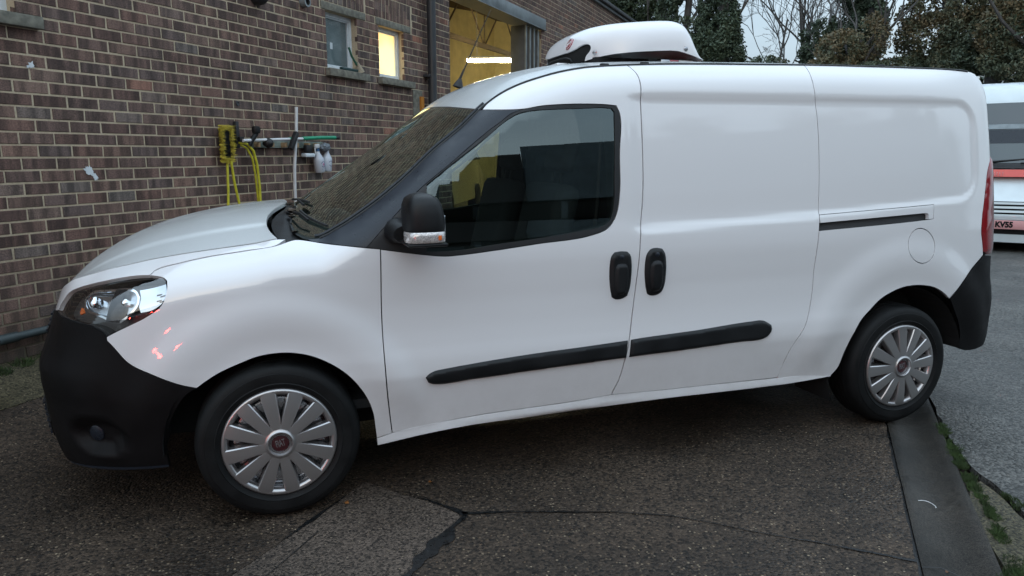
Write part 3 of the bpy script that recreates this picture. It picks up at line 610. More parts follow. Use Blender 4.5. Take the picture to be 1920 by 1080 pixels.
    # roof ditch strip and screen rubber
    gp = [Vector((pchip(GT, GC[:, 0], t), sgn*pchip(GT, GC[:, 1], t), pchip(GT, GC[:, 2], t) - .001)) for t in np.linspace(GT[9] + .02, GT[27] + .05, 90)]
    tube('roof_moulding', gp, .0062, M['rubber'], van, 8)
    for t in (2.50, 2.70, 4.05):
        p = Vector((pchip(GT, GC[:, 0], t), sgn*pchip(GT, GC[:, 1], t)*.985, pchip(GT, GC[:, 2], t) + .008)); box('rail_cap', p - Vector((.020, .010, .010)), p + Vector((.020, .010, .004)), M['rubber'], van, .004)
    gp2 = [Vector((pchip(GT, GC[:, 0], t), sgn*(pchip(GT, GC[:, 1], t) + .022), pchip(GT, GC[:, 2], t) + .010)) for t in np.linspace(GT[9], GT[16], 50)]
    tube('screen_rubber', gp2, .006, M['trim'], van, 6)
    # wheel housings
    for cx, nm in ((0, 'wheel_housing'), (3.105, 'wheel_housing')):
        bm = bmesh.new(); prof = []; seg = 28
        R_ = .425 if cx else .415
        lo_a, hi_a = (.13, PI + .35) if cx else (-.10, PI + .02)
        rows = []
        for yy in (-.872, -.60):
            rows.append([bm.verts.new((cx + R_*math.cos(a)*1.03, sgn*yy, .31 + R_*math.sin(a))) for a in np.linspace(lo_a, hi_a, seg)])
        for k in range(seg - 1): bm.faces.new((rows[0][k], rows[0][k + 1], rows[1][k + 1], rows[1][k]))
        bm.faces.new(rows[1]); bm_obj(nm, bm, M['void'], van)

# grille openings across the nose with their bars
for nm_, z0_, z1_, s1_, nb in (('upper_grille', .700, .790, .36, 4), ('lower_grille', .300, .455, .50, 6)):
    for mir in (False, True):
        gp_ = panel(nm_, [(0, z0_), (s1_ - .04, z0_), (s1_, (z0_ + z1_)/2), (s1_ - .03, z1_), (0, z1_)], SIDE, M['void'], van, h=.05, bh=.04, off=.006, thick=.01, mirror=mir)
        for k in range(nb):
            zz = z0_ + (z1_ - z0_)*(k + .5)/nb; q = side_pt(np.linspace(0, s1_ - .05, 10), np.full(10, zz)) + side_nrm(np.linspace(0.01, s1_ - .05, 10), np.full(10, zz))*.010
            tube('grille_bar', [Vector((p[0], p[1]*(-1 if mir else 1), p[2])) for p in q], .005, M['trim'], gp_, 6)
# fog lamp in the near and far pocket
for sg in (1, -1):
    p = side_pt([.83], [.375])[0]; n_ = side_nrm([.83], [.375])[0]; q = Vector((p[0], p[1]*sg, p[2])); nn = Vector((n_[0], n_[1]*sg, n_[2]))
    mt = Matrix.Translation(q - nn*.03) @ nn.to_track_quat('Y', 'Z').to_matrix().to_4x4()
    lathe('fog_lamp', [(0, .004), (.026, .003), (.032, .000), (.034, -.01)], M['trim'], van, 20, 'y', mt)
# bonnet, scuttle, windscreen, roof
hr = [(-1, .846), (-.92, .815), (-.8, .792), (-.65, .788), (-.5, .800), (-.35, .822), (-.2, .850), (0, .872)]
hr = hr + [(-v, t) for v, t in rev(hr)[1:]]
gl = [(-.985, .972), (-.93, .930), (-.82, .902), (-.65, .900), (-.45, .930), (-.25, .965), (0, .99)]
gl = gl + [(-v, t) for v, t in rev(gl)[1:]]
rf = [(-.985, 1.872), (-.8, 1.882), (-.5, 1.90), (0, 1.915), (.5, 1.90), (.8, 1.882), (.985, 1.872)]
VS = .72
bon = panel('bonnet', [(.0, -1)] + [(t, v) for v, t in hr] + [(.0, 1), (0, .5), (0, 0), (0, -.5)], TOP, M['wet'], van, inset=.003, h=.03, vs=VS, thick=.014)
panel('scuttle_panel', [(t + .012, v) for v, t in hr] + [(t + .012, v) for v, t in rev(gl)], TOP, M['black'], van, inset=0, h=.03, vs=VS, off=-.018, thick=.01)
ws = panel('windscreen', [(t, v) for v, t in gl] + [(t, v) for v, t in rev(rf)], TOP, M['screen'], van, inset=.002, h=.04, vs=VS, off=.0, thick=0)
ring = [(t, v) for v, t in gl] + [(t, v) for v, t in rev(rf)]
panel('screen_border', ring, TOP, M['rubber'], ws, inset=-.006, h=.03, vs=VS, off=-.006, thick=0, holes=[(shrink(resample(np.array(ring)*[1, VS], .05), .035)/[1, VS]).tolist()])
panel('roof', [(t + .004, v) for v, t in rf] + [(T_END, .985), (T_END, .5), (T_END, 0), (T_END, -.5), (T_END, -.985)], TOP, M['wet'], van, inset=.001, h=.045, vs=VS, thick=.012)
panel('roof_lining', [(1.90, -.99), (T_END, -.99), (T_END, .99), (1.90, .99)], TOP, M['inner'], van, h=.15, vs=VS, off=-.035, thick=0, smooth=False)
# debris on the scuttle
for k in range(16):
    t = rng.uniform(.88, .93); v = rng.uniform(-.9, .2); p = Vector(top_pt([t], [v])[0]) + Vector((0, 0, -.010))
    bm = bmesh.new(); s_ = rng.uniform(.012, .028)
    for fx in range(2):
        a = rng.uniform(0, 6.28); vs_ = [bm.verts.new(p + Vector((math.cos(a + q)*s_*(1 if q % 2 else .5), math.sin(a + q)*s_, rng.uniform(0, .012)))) for q in (0, 1.57, 3.14, 4.71)]
        bm.faces.new(vs_)
    bm_obj('wet_leaf', bm, mat('dead_leaf', (.05, .03, .015), .5) if k == 0 else bpy.data.materials['dead_leaf'], van)
# wipers
def on_top(t, v, dz=.012): return Vector(top_pt([t], [v])[0]) + Vector((0, 0, dz))
for (a, b, c) in (((.915, -.62), (.985, -.80), (1.00, -.90)), ((.95, -.02), (1.02, -.45), (1.05, -.60))):
    tube('wiper_arm', [on_top(*a, .02), on_top((a[0] + b[0])/2, (a[1] + b[1])/2, .035), on_top(*b, .028)], .006, M['black'], van, 6)
for a, b in (((.975, -.50), (1.055, -.94)), ((1.01, .15), (1.085, -.40))):
    pts = [on_top(a[0] + (b[0] - a[0])*k/8, a[1] + (b[1] - a[1])*k/8, .014) for k in range(9)]
    tube('wiper_blade', pts, .006, M['rubber'], van, 6)
# washer hose end on the bonnet seen as a short dark stalk
# aerial
bm = bmesh.new(); add_lathe(bm, [(.028, 0), (.024, .012), (.016, .03), (.008, .045)], 16, 'z', Matrix.Translation((.985, 0, 1.765)) @ Matrix.Rotation(math.radians(18), 4, 'Y')); bm_obj('aerial_base', bm, M['rubber'], van, 60)
tube('aerial', [(.99, 0, 1.79), (1.035, 0, 1.885), (1.10, 0, 2.02), (1.165, 0, 2.15)], .0045, M['rubber'], van, 6, r1=.002)
tube('aerial_grip', [(.992, 0, 1.795), (1.02, 0, 1.855)], .007, M['rubber'], van, 8, r1=.005)

# cooling pod
_v = [(.094, -.081), (.100, -.345), (.128, -.577), (.155, -.652), (.175, -.71), (.189, -.785), (.191, -.863), (.178, -.909), (.155, -.943), (.14, -.985)]
pod = panel('cooling_pod', _v + [(1, -.985), (1, -.5), (1, 0), (1, .5), (1, .985)] + [(p, -q) for p, q in rev(_v)], POD, M['pod'], van, h=.018, bh=.012, thick=.008)
panel('pod_grille', [(.006, -.98), (.17, -.98), (.21, -.93), (.21, -.80), (.17, -.66), (.13, -.5), (.115, -.2), (.115, .2), (.13, .5), (.17, .66), (.21, .80), (.21, .93), (.17, .98), (.006, .98), (.006, 0)], POD, M['void'], pod, h=.03, off=-.012, thick=.0)
for zz in (.02, .045, .07):
    pp = pod_pt(np.full(21, zz), np.linspace(-.85, .85, 21)); tube('grille_bar', [Vector(p) for p in pp], .0035, M['black'], pod, 6)
box('pod_base', (1.60, -.33, 1.80), (2.12, .33, 1.895), M['void'], pod)
box('pod_mount', (2.04, -.385, 1.850), (2.13, .385, 1.888), M['paint'], pod, .01)
box('pod_lip', (1.475, -.14, 1.862), (1.60, .14, 1.885), M['paint'], pod, .008)
for x0, mm in ((1.86, 'void'), (1.93, 'steel'), (1.98, 'redbadge')):
    box('pod_bracket', (x0, -.40, 1.850), (x0 + .05, -.33, 1.885), M[mm], pod, .003)
for sg in (-1, 1):
    for pq in ((.205, -.945), (.813, -.962)):
        p = pod_pt([pq[0]], [pq[1]*-sg])[0]; n_ = pod_nrm([pq[0]], [pq[1]*-sg])[0]; mt = Matrix.Translation(Vector(p)) @ Vector(n_).to_track_quat('Y', 'Z').to_matrix().to_4x4()
        lathe('screw_cap', [(0, .004), (.006, .0045), (.0115, .003), (.0125, -.002)], M['steel'], pod, 16, 'y', mt)
n_ = Vector(pod_nrm([.145], [-.20])[0]); p = Vector(pod_pt([.145], [-.20])[0])
yax = Vector((.25, 0, 1)); yax = (yax - n_*yax.dot(n_)).normalized(); xax = yax.cross(n_).normalized()
mt = Matrix.Translation(p + n_*.001) @ Matrix((xax, yax, n_)).transposed().to_4x4()
bd = lathe('pod_badge', [(0, .0025), (.030, .0025), (.0325, .001), (.033, -.003)], M['redbadge'], pod, 28, 'z', mt)
lathe('badge_ring', [(.0285, .0026), (.0295, .0036), (.031, .0026)], M['whiteplain'], pod, 28, 'z', mt)
text_mesh('badge_script', 'gah', .030, M['whiteplain'], mt @ Matrix.Translation((0, .001, .0032)) @ Matrix.Rotation(.35, 4, 'Z'), pod, .0006, 1.0, .0004)

# door mirrors
def mirror_unit(sg):
    r = None
    bm = bmesh.new()
    # housing: rounded block, wide toward the tail, domed ahead
    c = Vector((.567, -1.045, 1.190)); secs = []
    for k, (fz, w_, h_, cx) in enumerate([(-1., .30, .20, 0), (-.92, .62, .62, 0), (-.7, .90, .92, 0), (-.3, 1., 1., 0), (.2, 1., 1., 0), (.55, .93, .96, 0), (.80, .78, .84, 0), (.94, .52, .60, 0), (1., .22, .25, 0)]):
        ring = []
        for j in range(20):
            a = 2*PI*j/20; sx = math.copysign(abs(math.cos(a))**.6, math.cos(a)); sy = math.copysign(abs(math.sin(a))**.6, math.sin(a))
            ring.append(bm.verts.new((c.x + sx*.074*w_ + (.010 if fz < .3 else .0)*0 - .010*max(0, fz), sg*(-1)*(-(c.y) - 0) if False else sg*(c.y + sy*.105*h_), c.z + fz*.098)))
        secs.append(ring)
    for a, b in zip(secs, secs[1:]):
        for j in range(20): bm.faces.new((a[j], a[(j + 1) % 20], b[(j + 1) % 20], b[j]))
    bm.faces.new(secs[0]); bm.faces.new(secs[-1]); bmesh.ops.recalc_face_normals(bm, faces=bm.faces)
    hs = bm_obj('door_mirror', bm, M['black'], van, 70)
    bm = bmesh.new(); add_box(bm, (.628, sg*-1.045 - .060, 1.135), (.6395, sg*-1.045 + .060, 1.205), None, .003); bm_obj('mirror_glass', bm, M['chrome'], hs, 40)
    # lower repeater lens wrapped round the housing foot
    bm = bmesh.new(); rows = []
    for zz, g in ((1.108, 1.0), (1.113, 1.035), (1.143, 1.035), (1.148, 1.0)):
        rows.append([bm.verts.new((c.x - .004 + math.copysign(abs(math.cos(a))**.5, math.cos(a))*.0745*g, sg*(c.y + math.copysign(abs(math.sin(a))**.5, math.sin(a))*.105*g), zz)) for a in np.linspace(PI*1.02, PI*1.90, 18)])
    for a, b in zip(rows, rows[1:]):
        for j in range(17): bm.faces.new((a[j], a[j + 1], b[j + 1], b[j]))
    bmesh.ops.recalc_face_normals(bm, faces=bm.faces)
    rp = bm_obj('repeater_lens', bm, M['clearpl'], hs, 40)
    box('repeater_bulb', (.600, sg*-1.150 - .004, 1.118), (.613, sg*-1.150 + .004, 1.136), M['amber'], hs, .002)
    bm = bmesh.new(); add_box(bm, (c.x - .078, sg*c.y - .108, 1.094), (c.x + .070, sg*c.y + .108, 1.106), None, .005); bm_obj('mirror_base', bm, M['black'], hs, 40)
    bm = bmesh.new(); prs = [((.50, -.868, 1.135), (.055, .05)), ((.49, -.91, 1.128), (.052, .044)), ((.515, -.965, 1.125), (.05, .034))]
    rings = []
    for (p, (a_, b_)) in prs: rings.append([bm.verts.new((p[0] + a_*math.cos(2*PI*j/16), sg*p[1], p[2] + b_*math.sin(2*PI*j/16))) for j in range(16)])
    for a, b in zip(rings, rings[1:]):
        for j in range(16): bm.faces.new((a[j], a[(j + 1) % 16], b[(j + 1) % 16], b[j]))
    bm.faces.new(rings[0]); bm.faces.new(rings[-1]); bmesh.ops.recalc_face_normals(bm, faces=bm.faces); bm_obj('mirror_arm', bm, M['black'], hs, 60)
mirror_unit(1); mirror_unit(-1)

# wheels
WH = {}
def wheel(cx, sg, name='wheel'):
    yc = -.79*sg
    hub = bpy.data.objects.new(name, None); hub.location = (cx, 0, .318); link(hub, van)
    rot = Matrix.Identity(4) if sg == 1 else Matrix.Rotation(PI, 4, 'Z')
    parts = []
    def mk(key, fn):
        if key in WH: o = WH[key].copy(); link(o, hub)
        else: o = fn(); WH[key] = o; o.parent = hub
        o.matrix_local = rot @ (o.get('loc_m') and Matrix.Identity(4) or Matrix.Identity(4)); return o
    def f_tyre():
        prof = [(.215, -.885), (.222, -.897), (.236, -.903), (.240, -.9065), (.243, -.904), (.262, -.906), (.279, -.9045), (.281, -.9015), (.292, -.8985), (.303, -.890), (.311, -.878), (.3155, -.862)]
        for g in (-.845, -.815, -.785, -.755):
            prof += [(.318, g), (.318, g + .012), (.311, g + .013), (.311, g + .018), (.318, g + .019)]
        prof += [(.3155, -.722), (.303, -.705), (.262, -.695), (.22, -.70)]
        bm = bmesh.new(); add_lathe(bm, prof, 96, 'y')
        # flattened a little where it meets the ground
        for v in bm.verts:
            if v.co.z < -.311: v.co.z = -.3165 + (v.co.z + .3165)*.15 if v.co.z < -.3135 else v.co.z
        bmesh.ops.recalc_face_normals(bm, faces=bm.faces); return bm_obj('tyre', bm, M['tyre'], None, 30)
    mk('tyre', f_tyre)
    def f_rim():
        bm = bmesh.new(); add_lathe(bm, [(.219, -.886), (.214, -.893), (.208, -.889), (.204, -.875), (.200, -.850), (.19, -.840), (.175, -.862), (.155, -.868), (.12, -.858), (.09, -.850), (.06, -.852), (0, -.852)], 48, 'y')
        bmesh.ops.recalc_face_normals(bm, faces=bm.faces); return bm_obj('rim', bm, M['steel'], None, 35)
    mk('rim', f_rim)
    def f_holes():
        bm = bmesh.new()
        for k in range(12):
            a = 2*PI*(k + .5)/12; g = bmesh.ops.create_circle(bm, cap_ends=True, radius=.0135, segments=14)
            mtx = Matrix.Rotation(-a, 4, 'Y') @ Matrix.Translation((0, -.8665, .148)) @ Matrix.Rotation(PI/2, 4, 'X')
            for v in g['verts']: v.co = mtx @ v.co
        return bm_obj('rim_vents', bm, M['void'], None)
    mk('holes', f_holes)
    def f_ring():
        bm = bmesh.new(); add_lathe(bm, [(.2205, -.890), (.2195, -.899), (.214, -.905), (.206, -.9055), (.199, -.902), (.194, -.894), (.190, -.880)], 72, 'y')
        bmesh.ops.recalc_face_normals(bm, faces=bm.faces); return bm_obj('trim_ring', bm, M['silver'], None, 50)
    mk('ring', f_ring)
    def f_centre():
        bm = bmesh.new(); add_lathe(bm, [(.083, -.889), (.080, -.9145), (.062, -.9155), (.0535, -.9185), (.050, -.9225), (.046, -.9225), (.0415, -.915), (.0405, -.908), (0, -.908)], 60, 'y')
        bmesh.ops.recalc_face_normals(bm, faces=bm.faces); return bm_obj('hub_cover', bm, M['silver'], None, 30)
    mk('centre', f_centre)
    def f_spoke():
        bm = bmesh.new(); rows = []
        for r_, wd, y_ in ((.058, .0150, -.9155), (.080, .0212, -.9150), (.12, .0245, -.9135), (.16, .0272, -.911), (.19, .0292, -.908), (.212, .0305, -.904)):
            rows.append([bm.verts.new((x, yy, r_)) for x, yy in ((-wd*1.0 - .003, y_ + .030), (-wd, y_ + .004), (-wd*.86, y_), (0, y_ - .0012), (wd*.86, y_), (wd, y_ + .004), (wd + .003, y_ + .030))])
        for a, b in zip(rows, rows[1:]):
            for j in range(6): bm.faces.new((a[j], a[j + 1], b[j + 1], b[j]))
        bmesh.ops.recalc_face_normals(bm, faces=bm.faces); return bm_obj('spoke', bm, M['silver'], None, 30)
    a0 = 5.0 if cx == 0 else 12.0
    for k in range(12):
        o = mk('spoke', f_spoke); o.matrix_local = rot @ Matrix.Rotation(math.radians(30*k + 15 + a0), 4, 'Y')
    def f_badge():
        bm = bmesh.new(); add_lathe(bm, [(0, -.9105), (.030, -.9105), (.033, -.9095), (.034, -.907)], 32, 'y'); bmesh.ops.recalc_face_normals(bm, faces=bm.faces); return bm_obj('hub_badge', bm, M['hubred'], None, 40)
    mk('badge', f_badge)
    o = mk('badge_text', lambda: text_mesh('hub_badge_text', 'FIAT', .030, M['steel'], Matrix.Translation((0, -.911, 0)) @ Matrix.Rotation(PI/2, 4, 'X') @ Matrix.Rotation(.22, 4, 'Z') @ Matrix.Diagonal((.62, 1.35, 1, 1)), None, .0006, 1, .0003))
    o = mk('badge_rim', lambda: lathe('badge_rim', [(.0335, -.908), (.0345, -.9125), (.0365, -.9125), (.038, -.908)], M['steel'], None, 40, 'y'))
    return hub
for cx in (0, 3.105):
    for sg in (1, -1): wheel(cx, sg)

# underbody and cabin
box('underbody', (-.30, -.55, .24), (3.40, .55, .34), M['void'], van)
box('floor_pan', (.42, -.80, .27), (2.66, .80, .40), M['void'], van)
box('front_carrier', (-.74, -.50, .34), (-.42, .50, .76), M['void'], van)
box('cabin_floor', (-.10, -.78, .38), (1.55, .78, .42), M['inner'], van)
box('bulkhead', (1.62, -.76, .38), (1.66, .76, 1.45), M['inner'], van); box('bulkhead_top', (1.62, -.68, 1.451), (1.66, .68, 1.76), M['inner'], van)
box('dashboard', (-.02, -.74, .80), (.42, .74, 1.03), M['inner'], van, .05)
box('dashboard_top', (.02, -.70, 1.02), (.36, .70, 1.09), M['inner'], van, .03)
box('instrument_hood', (.30, .18, 1.03), (.45, .58, 1.13), M['inner'], van, .03)
bm = bmesh.new(); mtx = Matrix.Translation((.58, .38, 1.08)) @ Matrix.Rotation(math.radians(62), 4, 'Y')
for k in range(32):
    a = 2*PI*k/32; b = 2*PI*(k + 1)/32; add_tube(bm, [mtx @ Vector((.18*math.cos(a), .18*math.sin(a), 0)), mtx @ Vector((.18*math.cos(b), .18*math.sin(b), 0))], .014, 8, False)
for a in (0, 2.3, 3.98): add_tube(bm, [mtx @ Vector((0, 0, -.02)), mtx @ Vector((.17*math.cos(a), .17*math.sin(a), 0))], .016, 6)
bm_obj('steering_wheel', bm, M['rubber'], van, 50)
for y_ in (-.38, .38):
    bm = bmesh.new(); add_box(bm, (.70, y_ - .24, .60), (1.22, y_ + .24, .76), None, .05); st = bm_obj('seat', bm, M['seat'], van, 50)
    mt = Matrix.Translation((1.22, y_, .74)) @ Matrix.Rotation(math.radians(14), 4, 'Y')
    bm = bmesh.new(); add_box(bm, (-.06, -.24, -.04), (.07, .24, .56), mt, .045); bm_obj('backrest', bm, M['seat'], st, 50)
    bm = bmesh.new(); add_box(bm, (-.03, -.13, .62), (.06, .13, .80), mt, .035); bm_obj('headrest', bm, M['seat'], st, 50)
    for dy in (-.05, .05): tube('headrest_post', [mt @ Vector((.015, dy, .54)), mt @ Vector((.015, dy, .64))], .006, M['rubber'], st, 6)
tube('seat_belt', [(1.46, .72, 1.62), (1.45, .70, 1.2), (1.42, .66, .8)], .012, M['rubber'], van, 6)
tube('seat_belt', [(1.46, -.72, 1.62), (1.45, -.70, 1.2), (1.42, -.66, .8)], .012, M['rubber'], van, 6)
box('interior_mirror', (.93, -.10, 1.56), (.96, .10, 1.62), M['rubber'], van, .01)

# ---------------------------------------------------------------- yard frame: u along the wall, w into the building (so -w is towards the viewer), z up
BO = Vector((-3.3478, -.986, 1.4594)); bh_ = Vector((.65168, .75848, -.0047)).normalized(); bup = Vector((.00728, 0, .99997)); bup = (bup - bh_*bup.dot(bh_)).normalized(); bn = bup.cross(bh_)   # into the building
BM = Matrix(((bh_.x, bn.x, bup.x, 0), (bh_.y, bn.y, bup.y, 0), (bh_.z, bn.z, bup.z, 0), (0, 0, 0, 1))); _o = BO - bup*BO.z
BM.translation = _o
bld = empty('brick_building', (0, 0, 0), 0, 'long low building of dark mottled brick with two small windows and a lit workshop bay', 'building'); bld.matrix_world = BM
hz2 = Vector((.65168, .75848)).normalized(); nz2 = Vector((hz2.y, -hz2.x))    # nz2: away from the wall, on the ground
def UD(u, d):  # ground position from yard coordinates (d metres out from the wall)
    return BO.x + hz2.x*u + nz2.x*d, BO.y + hz2.y*u + nz2.y*d
def rise(d): return .235*max(0., min(1., (1.25 - d)/1.25))**1.5 if d < 1.25 else 0.
rise_v = lambda d: .235*np.clip((1.25 - d)/1.25, 0, 1)**1.5

def nodes_mat(name):
    m = bpy.data.materials.new(name); m.use_nodes = True; return m, m.node_tree.nodes, m.node_tree.links, m.node_tree.nodes['Principled BSDF']
def brick_mat():
    m, n, l, p = nodes_mat('mottled_brick')
    t = n.new('ShaderNodeTexCoord'); t.object = bld; s = n.new('ShaderNodeSeparateXYZ'); l.new(t.outputs['Object'], s.inputs[0])
    def ma(op, a, b=None, c=None):
        q = n.new('ShaderNodeMath'); q.operation = op
        for i, v in enumerate((a, b, c)):
            if v is None: continue
            if isinstance(v, (int, float)): q.inputs[i].default_value = v
            else: l.new(v, q.inputs[i])
        return q.outputs[0]
    row = ma('FLOOR', ma('DIVIDE', ma('SUBTRACT', s.outputs[2], .02), .075)); odd = ma('MODULO', row, 2)
    uu = ma('ADD', ma('DIVIDE', ma('SUBTRACT', s.outputs[0], .16), .225), ma('MULTIPLY', odd, .5)); col = ma('FLOOR', uu)
    cb = n.new('ShaderNodeCombineXYZ'); l.new(col, cb.inputs[0]); l.new(row, cb.inputs[1])
    wn = n.new('ShaderNodeTexWhiteNoise'); wn.noise_dimensions = '3D'; l.new(cb.outputs[0], wn.inputs['Vector'])
    r = n.new('ShaderNodeValToRGB'); e = r.color_ramp.elements; cols = [(0, (.074, .043, .035)), (.2, (.116, .065, .050)), (.4, (.092, .058, .048)), (.55, (.130, .077, .058)), (.72, (.083, .058, .051)), (.86, (.136, .080, .059)), (.965, (.108, .090, .080)), (1, (.20, .082, .050))]
    e[0].position = 0; e[0].color = (*cols[0][1], 1); e[1].position = 1; e[1].color = (*cols[-1][1], 1)
    for ps, c in cols[1:-1]: q = e.new(ps); q.color = (*c, 1)
    l.new(wn.outputs['Value'], r.inputs[0])
    # kiln banding: dark upright bands across each brick, plus grain
    mp = n.new('ShaderNodeMapping'); mp.inputs['Scale'].default_value = (17, 17, 2.5); ad = n.new('ShaderNodeVectorMath'); ad.operation = 'MULTIPLY_ADD'; ad.inputs[1].default_value = (3.7, 3.7, 0)
    l.new(cb.outputs[0], ad.inputs[0]); l.new(t.outputs['Object'], mp.inputs[0]); l.new(mp.outputs[0], ad.inputs[2])
    z = n.new('ShaderNodeTexNoise'); z.inputs['Scale'].default_value = 1; z.inputs['Detail'].default_value = 2; l.new(ad.outputs[0], z.inputs['Vector'])
    band = n.new('ShaderNodeMapRange'); band.inputs[1].default_value = .38; band.inputs[2].default_value = .62; band.inputs[3].default_value = .58; band.inputs[4].default_value = 1.42; l.new(z.outputs['Fac'], band.inputs[0])
    z2 = n.new('ShaderNodeTexNoise'); z2.inputs['Scale'].default_value = 130; z2.inputs['Detail'].default_value = 6; z2.inputs['Roughness'].default_value = .85; l.new(t.outputs['Object'], z2.inputs['Vector'])
    gr = n.new('ShaderNodeMapRange'); gr.inputs[1].default_value = .34; gr.inputs[2].default_value = .66; gr.inputs[3].default_value = .22; gr.inputs[4].default_value = 1.95; l.new(z2.outputs['Fac'], gr.inputs[0])
    k = ma('MULTIPLY', band.outputs[0], gr.outputs[0])
    # large scale weathering
    z3 = n.new('ShaderNodeTexNoise'); z3.inputs['Scale'].default_value = 1.1; z3.inputs['Detail'].default_value = 4; l.new(t.outputs['Object'], z3.inputs['Vector'])
    we = n.new('ShaderNodeMapRange'); we.inputs[1].default_value = .3; we.inputs[2].default_value = .7; we.inputs[3].default_value = .8; we.inputs[4].default_value = 1.25; l.new(z3.outputs['Fac'], we.inputs[0])
    k = ma('MULTIPLY', k, we.outputs[0])
    v = n.new('ShaderNodeVectorMath'); v.operation = 'SCALE'; l.new(r.outputs[0], v.inputs[0]); l.new(k, v.inputs[3])
    # darker and greener towards the foot of the wall
    al = n.new('ShaderNodeMapRange'); al.inputs[1].default_value = .75; al.inputs[2].default_value = .2; al.inputs[3].default_value = 0; al.inputs[4].default_value = .55; l.new(s.outputs[2], al.inputs[0])
    mx_ = n.new('ShaderNodeMix'); mx_.data_type = 'RGBA'; mx_.inputs[7].default_value = (.030, .034, .022, 1); l.new(al.outputs[0], mx_.inputs[0]); l.new(v.outputs[0], mx_.inputs[6]); l.new(mx_.outputs[2], p.inputs['Base Color'])
    p.inputs['Roughness'].default_value = .82
    b = n.new('ShaderNodeBump'); b.inputs['Strength'].default_value = .8; b.inputs['Distance'].default_value = .002; l.new(z2.outputs['Fac'], b.inputs['Height']); l.new(b.outputs[0], p.inputs['Normal'])
    return m
M['brick'] = brick_mat()
def mortar_mat():
    m, n, l, p = nodes_mat('buff_mortar'); t = n.new('ShaderNodeTexCoord'); t.object = bld
    z = n.new('ShaderNodeTexNoise'); z.inputs['Scale'].default_value = 120; z.inputs['Detail'].default_value = 4; l.new(t.outputs['Object'], z.inputs['Vector'])
    z3 = n.new('ShaderNodeTexNoise'); z3.inputs['Scale'].default_value = 1.3; z3.inputs['Detail'].default_value = 4; l.new(t.outputs['Object'], z3.inputs['Vector'])
    r = n.new('ShaderNodeValToRGB'); r.color_ramp.elements[0].color = (.32, .255, .175, 1); r.color_ramp.elements[1].color = (.60, .495, .35, 1); r.color_ramp.elements[0].position = .3; r.color_ramp.elements[1].position = .7
    a = n.new('ShaderNodeMath'); a.operation = 'ADD'; a.inputs[1].default_value = 0; m1 = n.new('ShaderNodeMath'); m1.operation = 'MULTIPLY_ADD'; m1.inputs[1].default_value = .5
    l.new(z.outputs['Fac'], m1.inputs[0]); m2 = n.new('ShaderNodeMath'); m2.operation = 'MULTIPLY'; m2.inputs[1].default_value = .5; l.new(z3.outputs['Fac'], m2.inputs[0]); l.new(m2.outputs[0], m1.inputs[2]); l.new(m1.outputs[0], r.inputs[0])
    s = n.new('ShaderNodeSeparateXYZ'); l.new(t.outputs['Object'], s.inputs[0]); al = n.new('ShaderNodeMapRange'); al.inputs[1].default_value = .95; al.inputs[2].default_value = .3; al.inputs[3].default_value = 0; al.inputs[4].default_value = .85; l.new(s.outputs[2], al.inputs[0])
    mx_ = n.new('ShaderNodeMix'); mx_.data_type = 'RGBA'; mx_.inputs[7].default_value = (.045, .042, .028, 1); l.new(al.outputs[0], mx_.inputs[0]); l.new(r.outputs[0], mx_.inputs[6]); l.new(mx_.outputs[2], p.inputs['Base Color'])
    p.inputs['Roughness'].default_value = .95; b = n.new('ShaderNodeBump'); b.inputs['Strength'].default_value = .6; b.inputs['Distance'].default_value = .003; l.new(z.outputs['Fac'], b.inputs['Height']); l.new(b.outputs[0], p.inputs['Normal'])
    return m
M['mortar'] = mortar_mat()
M['concrete'] = mat('weathered_concrete', (.16, .15, .12), .85, noise_s=22, noise_amt=.45, bump=.5, bump_s=160)
M['upvc'] = mat('white_window_frame', (.62, .66, .68), .35, noise_s=10, noise_amt=.08)
M['frost'] = mat('obscure_glass', (.10, .135, .14), .22, coat=.5, noise_s=120, noise_amt=.25, bump=.3, bump_s=260)
M['steelgrey'] = mat('grey_steel', (.20, .225, .235), .45, metal=.3, noise_s=8, noise_amt=.3)
M['pipe'] = mat('black_downpipe', (.028, .030, .034), .45, noise_s=5, noise_amt=.3)
M['bluepipe'] = mat('old_blue_grey_pipe', (.030, .042, .044), .55, noise_s=20, noise_amt=.4)
M['doorleaf'] = mat('dark_door_leaf', (.055, .058, .062), .55, noise_s=5, noise_amt=.3)
M['yellowwall'] = mat('cream_yellow_wall', (.62, .55, .31), .8, noise_s=3, noise_amt=.15)
M['brownsteel'] = mat('brown_roof_steel', (.040, .026, .012), .8, noise_s=4, noise_amt=.3)
M['roofin'] = mat('underside_of_roof', (.060, .042, .022), .85, noise_s=2, noise_amt=.35)
M['floorin'] = mat('workshop_floor', (.10, .085, .07), .6, noise_s=3, noise_amt=.3)

OPEN = [(1.9, 3.15, 2.27, 3.32), (6.17, 6.69, 2.27, 2.795), (7.09, 7.61, 2.27, 2.795), (8.75, 12.1, -.3, 3.47)]
U0, U1, ZT = .6, 24.0, 4.445
us = sorted({U0, U1} | {a for o in OPEN for a in o[:2]}); zs = sorted({-.3, ZT} | {a for o in OPEN for a in o[2:]})
bm = bmesh.new()
for a, b in zip(us, us[1:]):
    run = None
    for c, d in zip(zs, zs[1:]):
        if any(o[0] <= a + 1e-6 and b - 1e-6 <= o[1] and o[2] <= c + 1e-6 and d - 1e-6 <= o[3] for o in OPEN): continue
        add_box(bm, (a, .0040, c), (b, .30, d))
bm_obj('mortar_wall', bm, M['mortar'], bld)
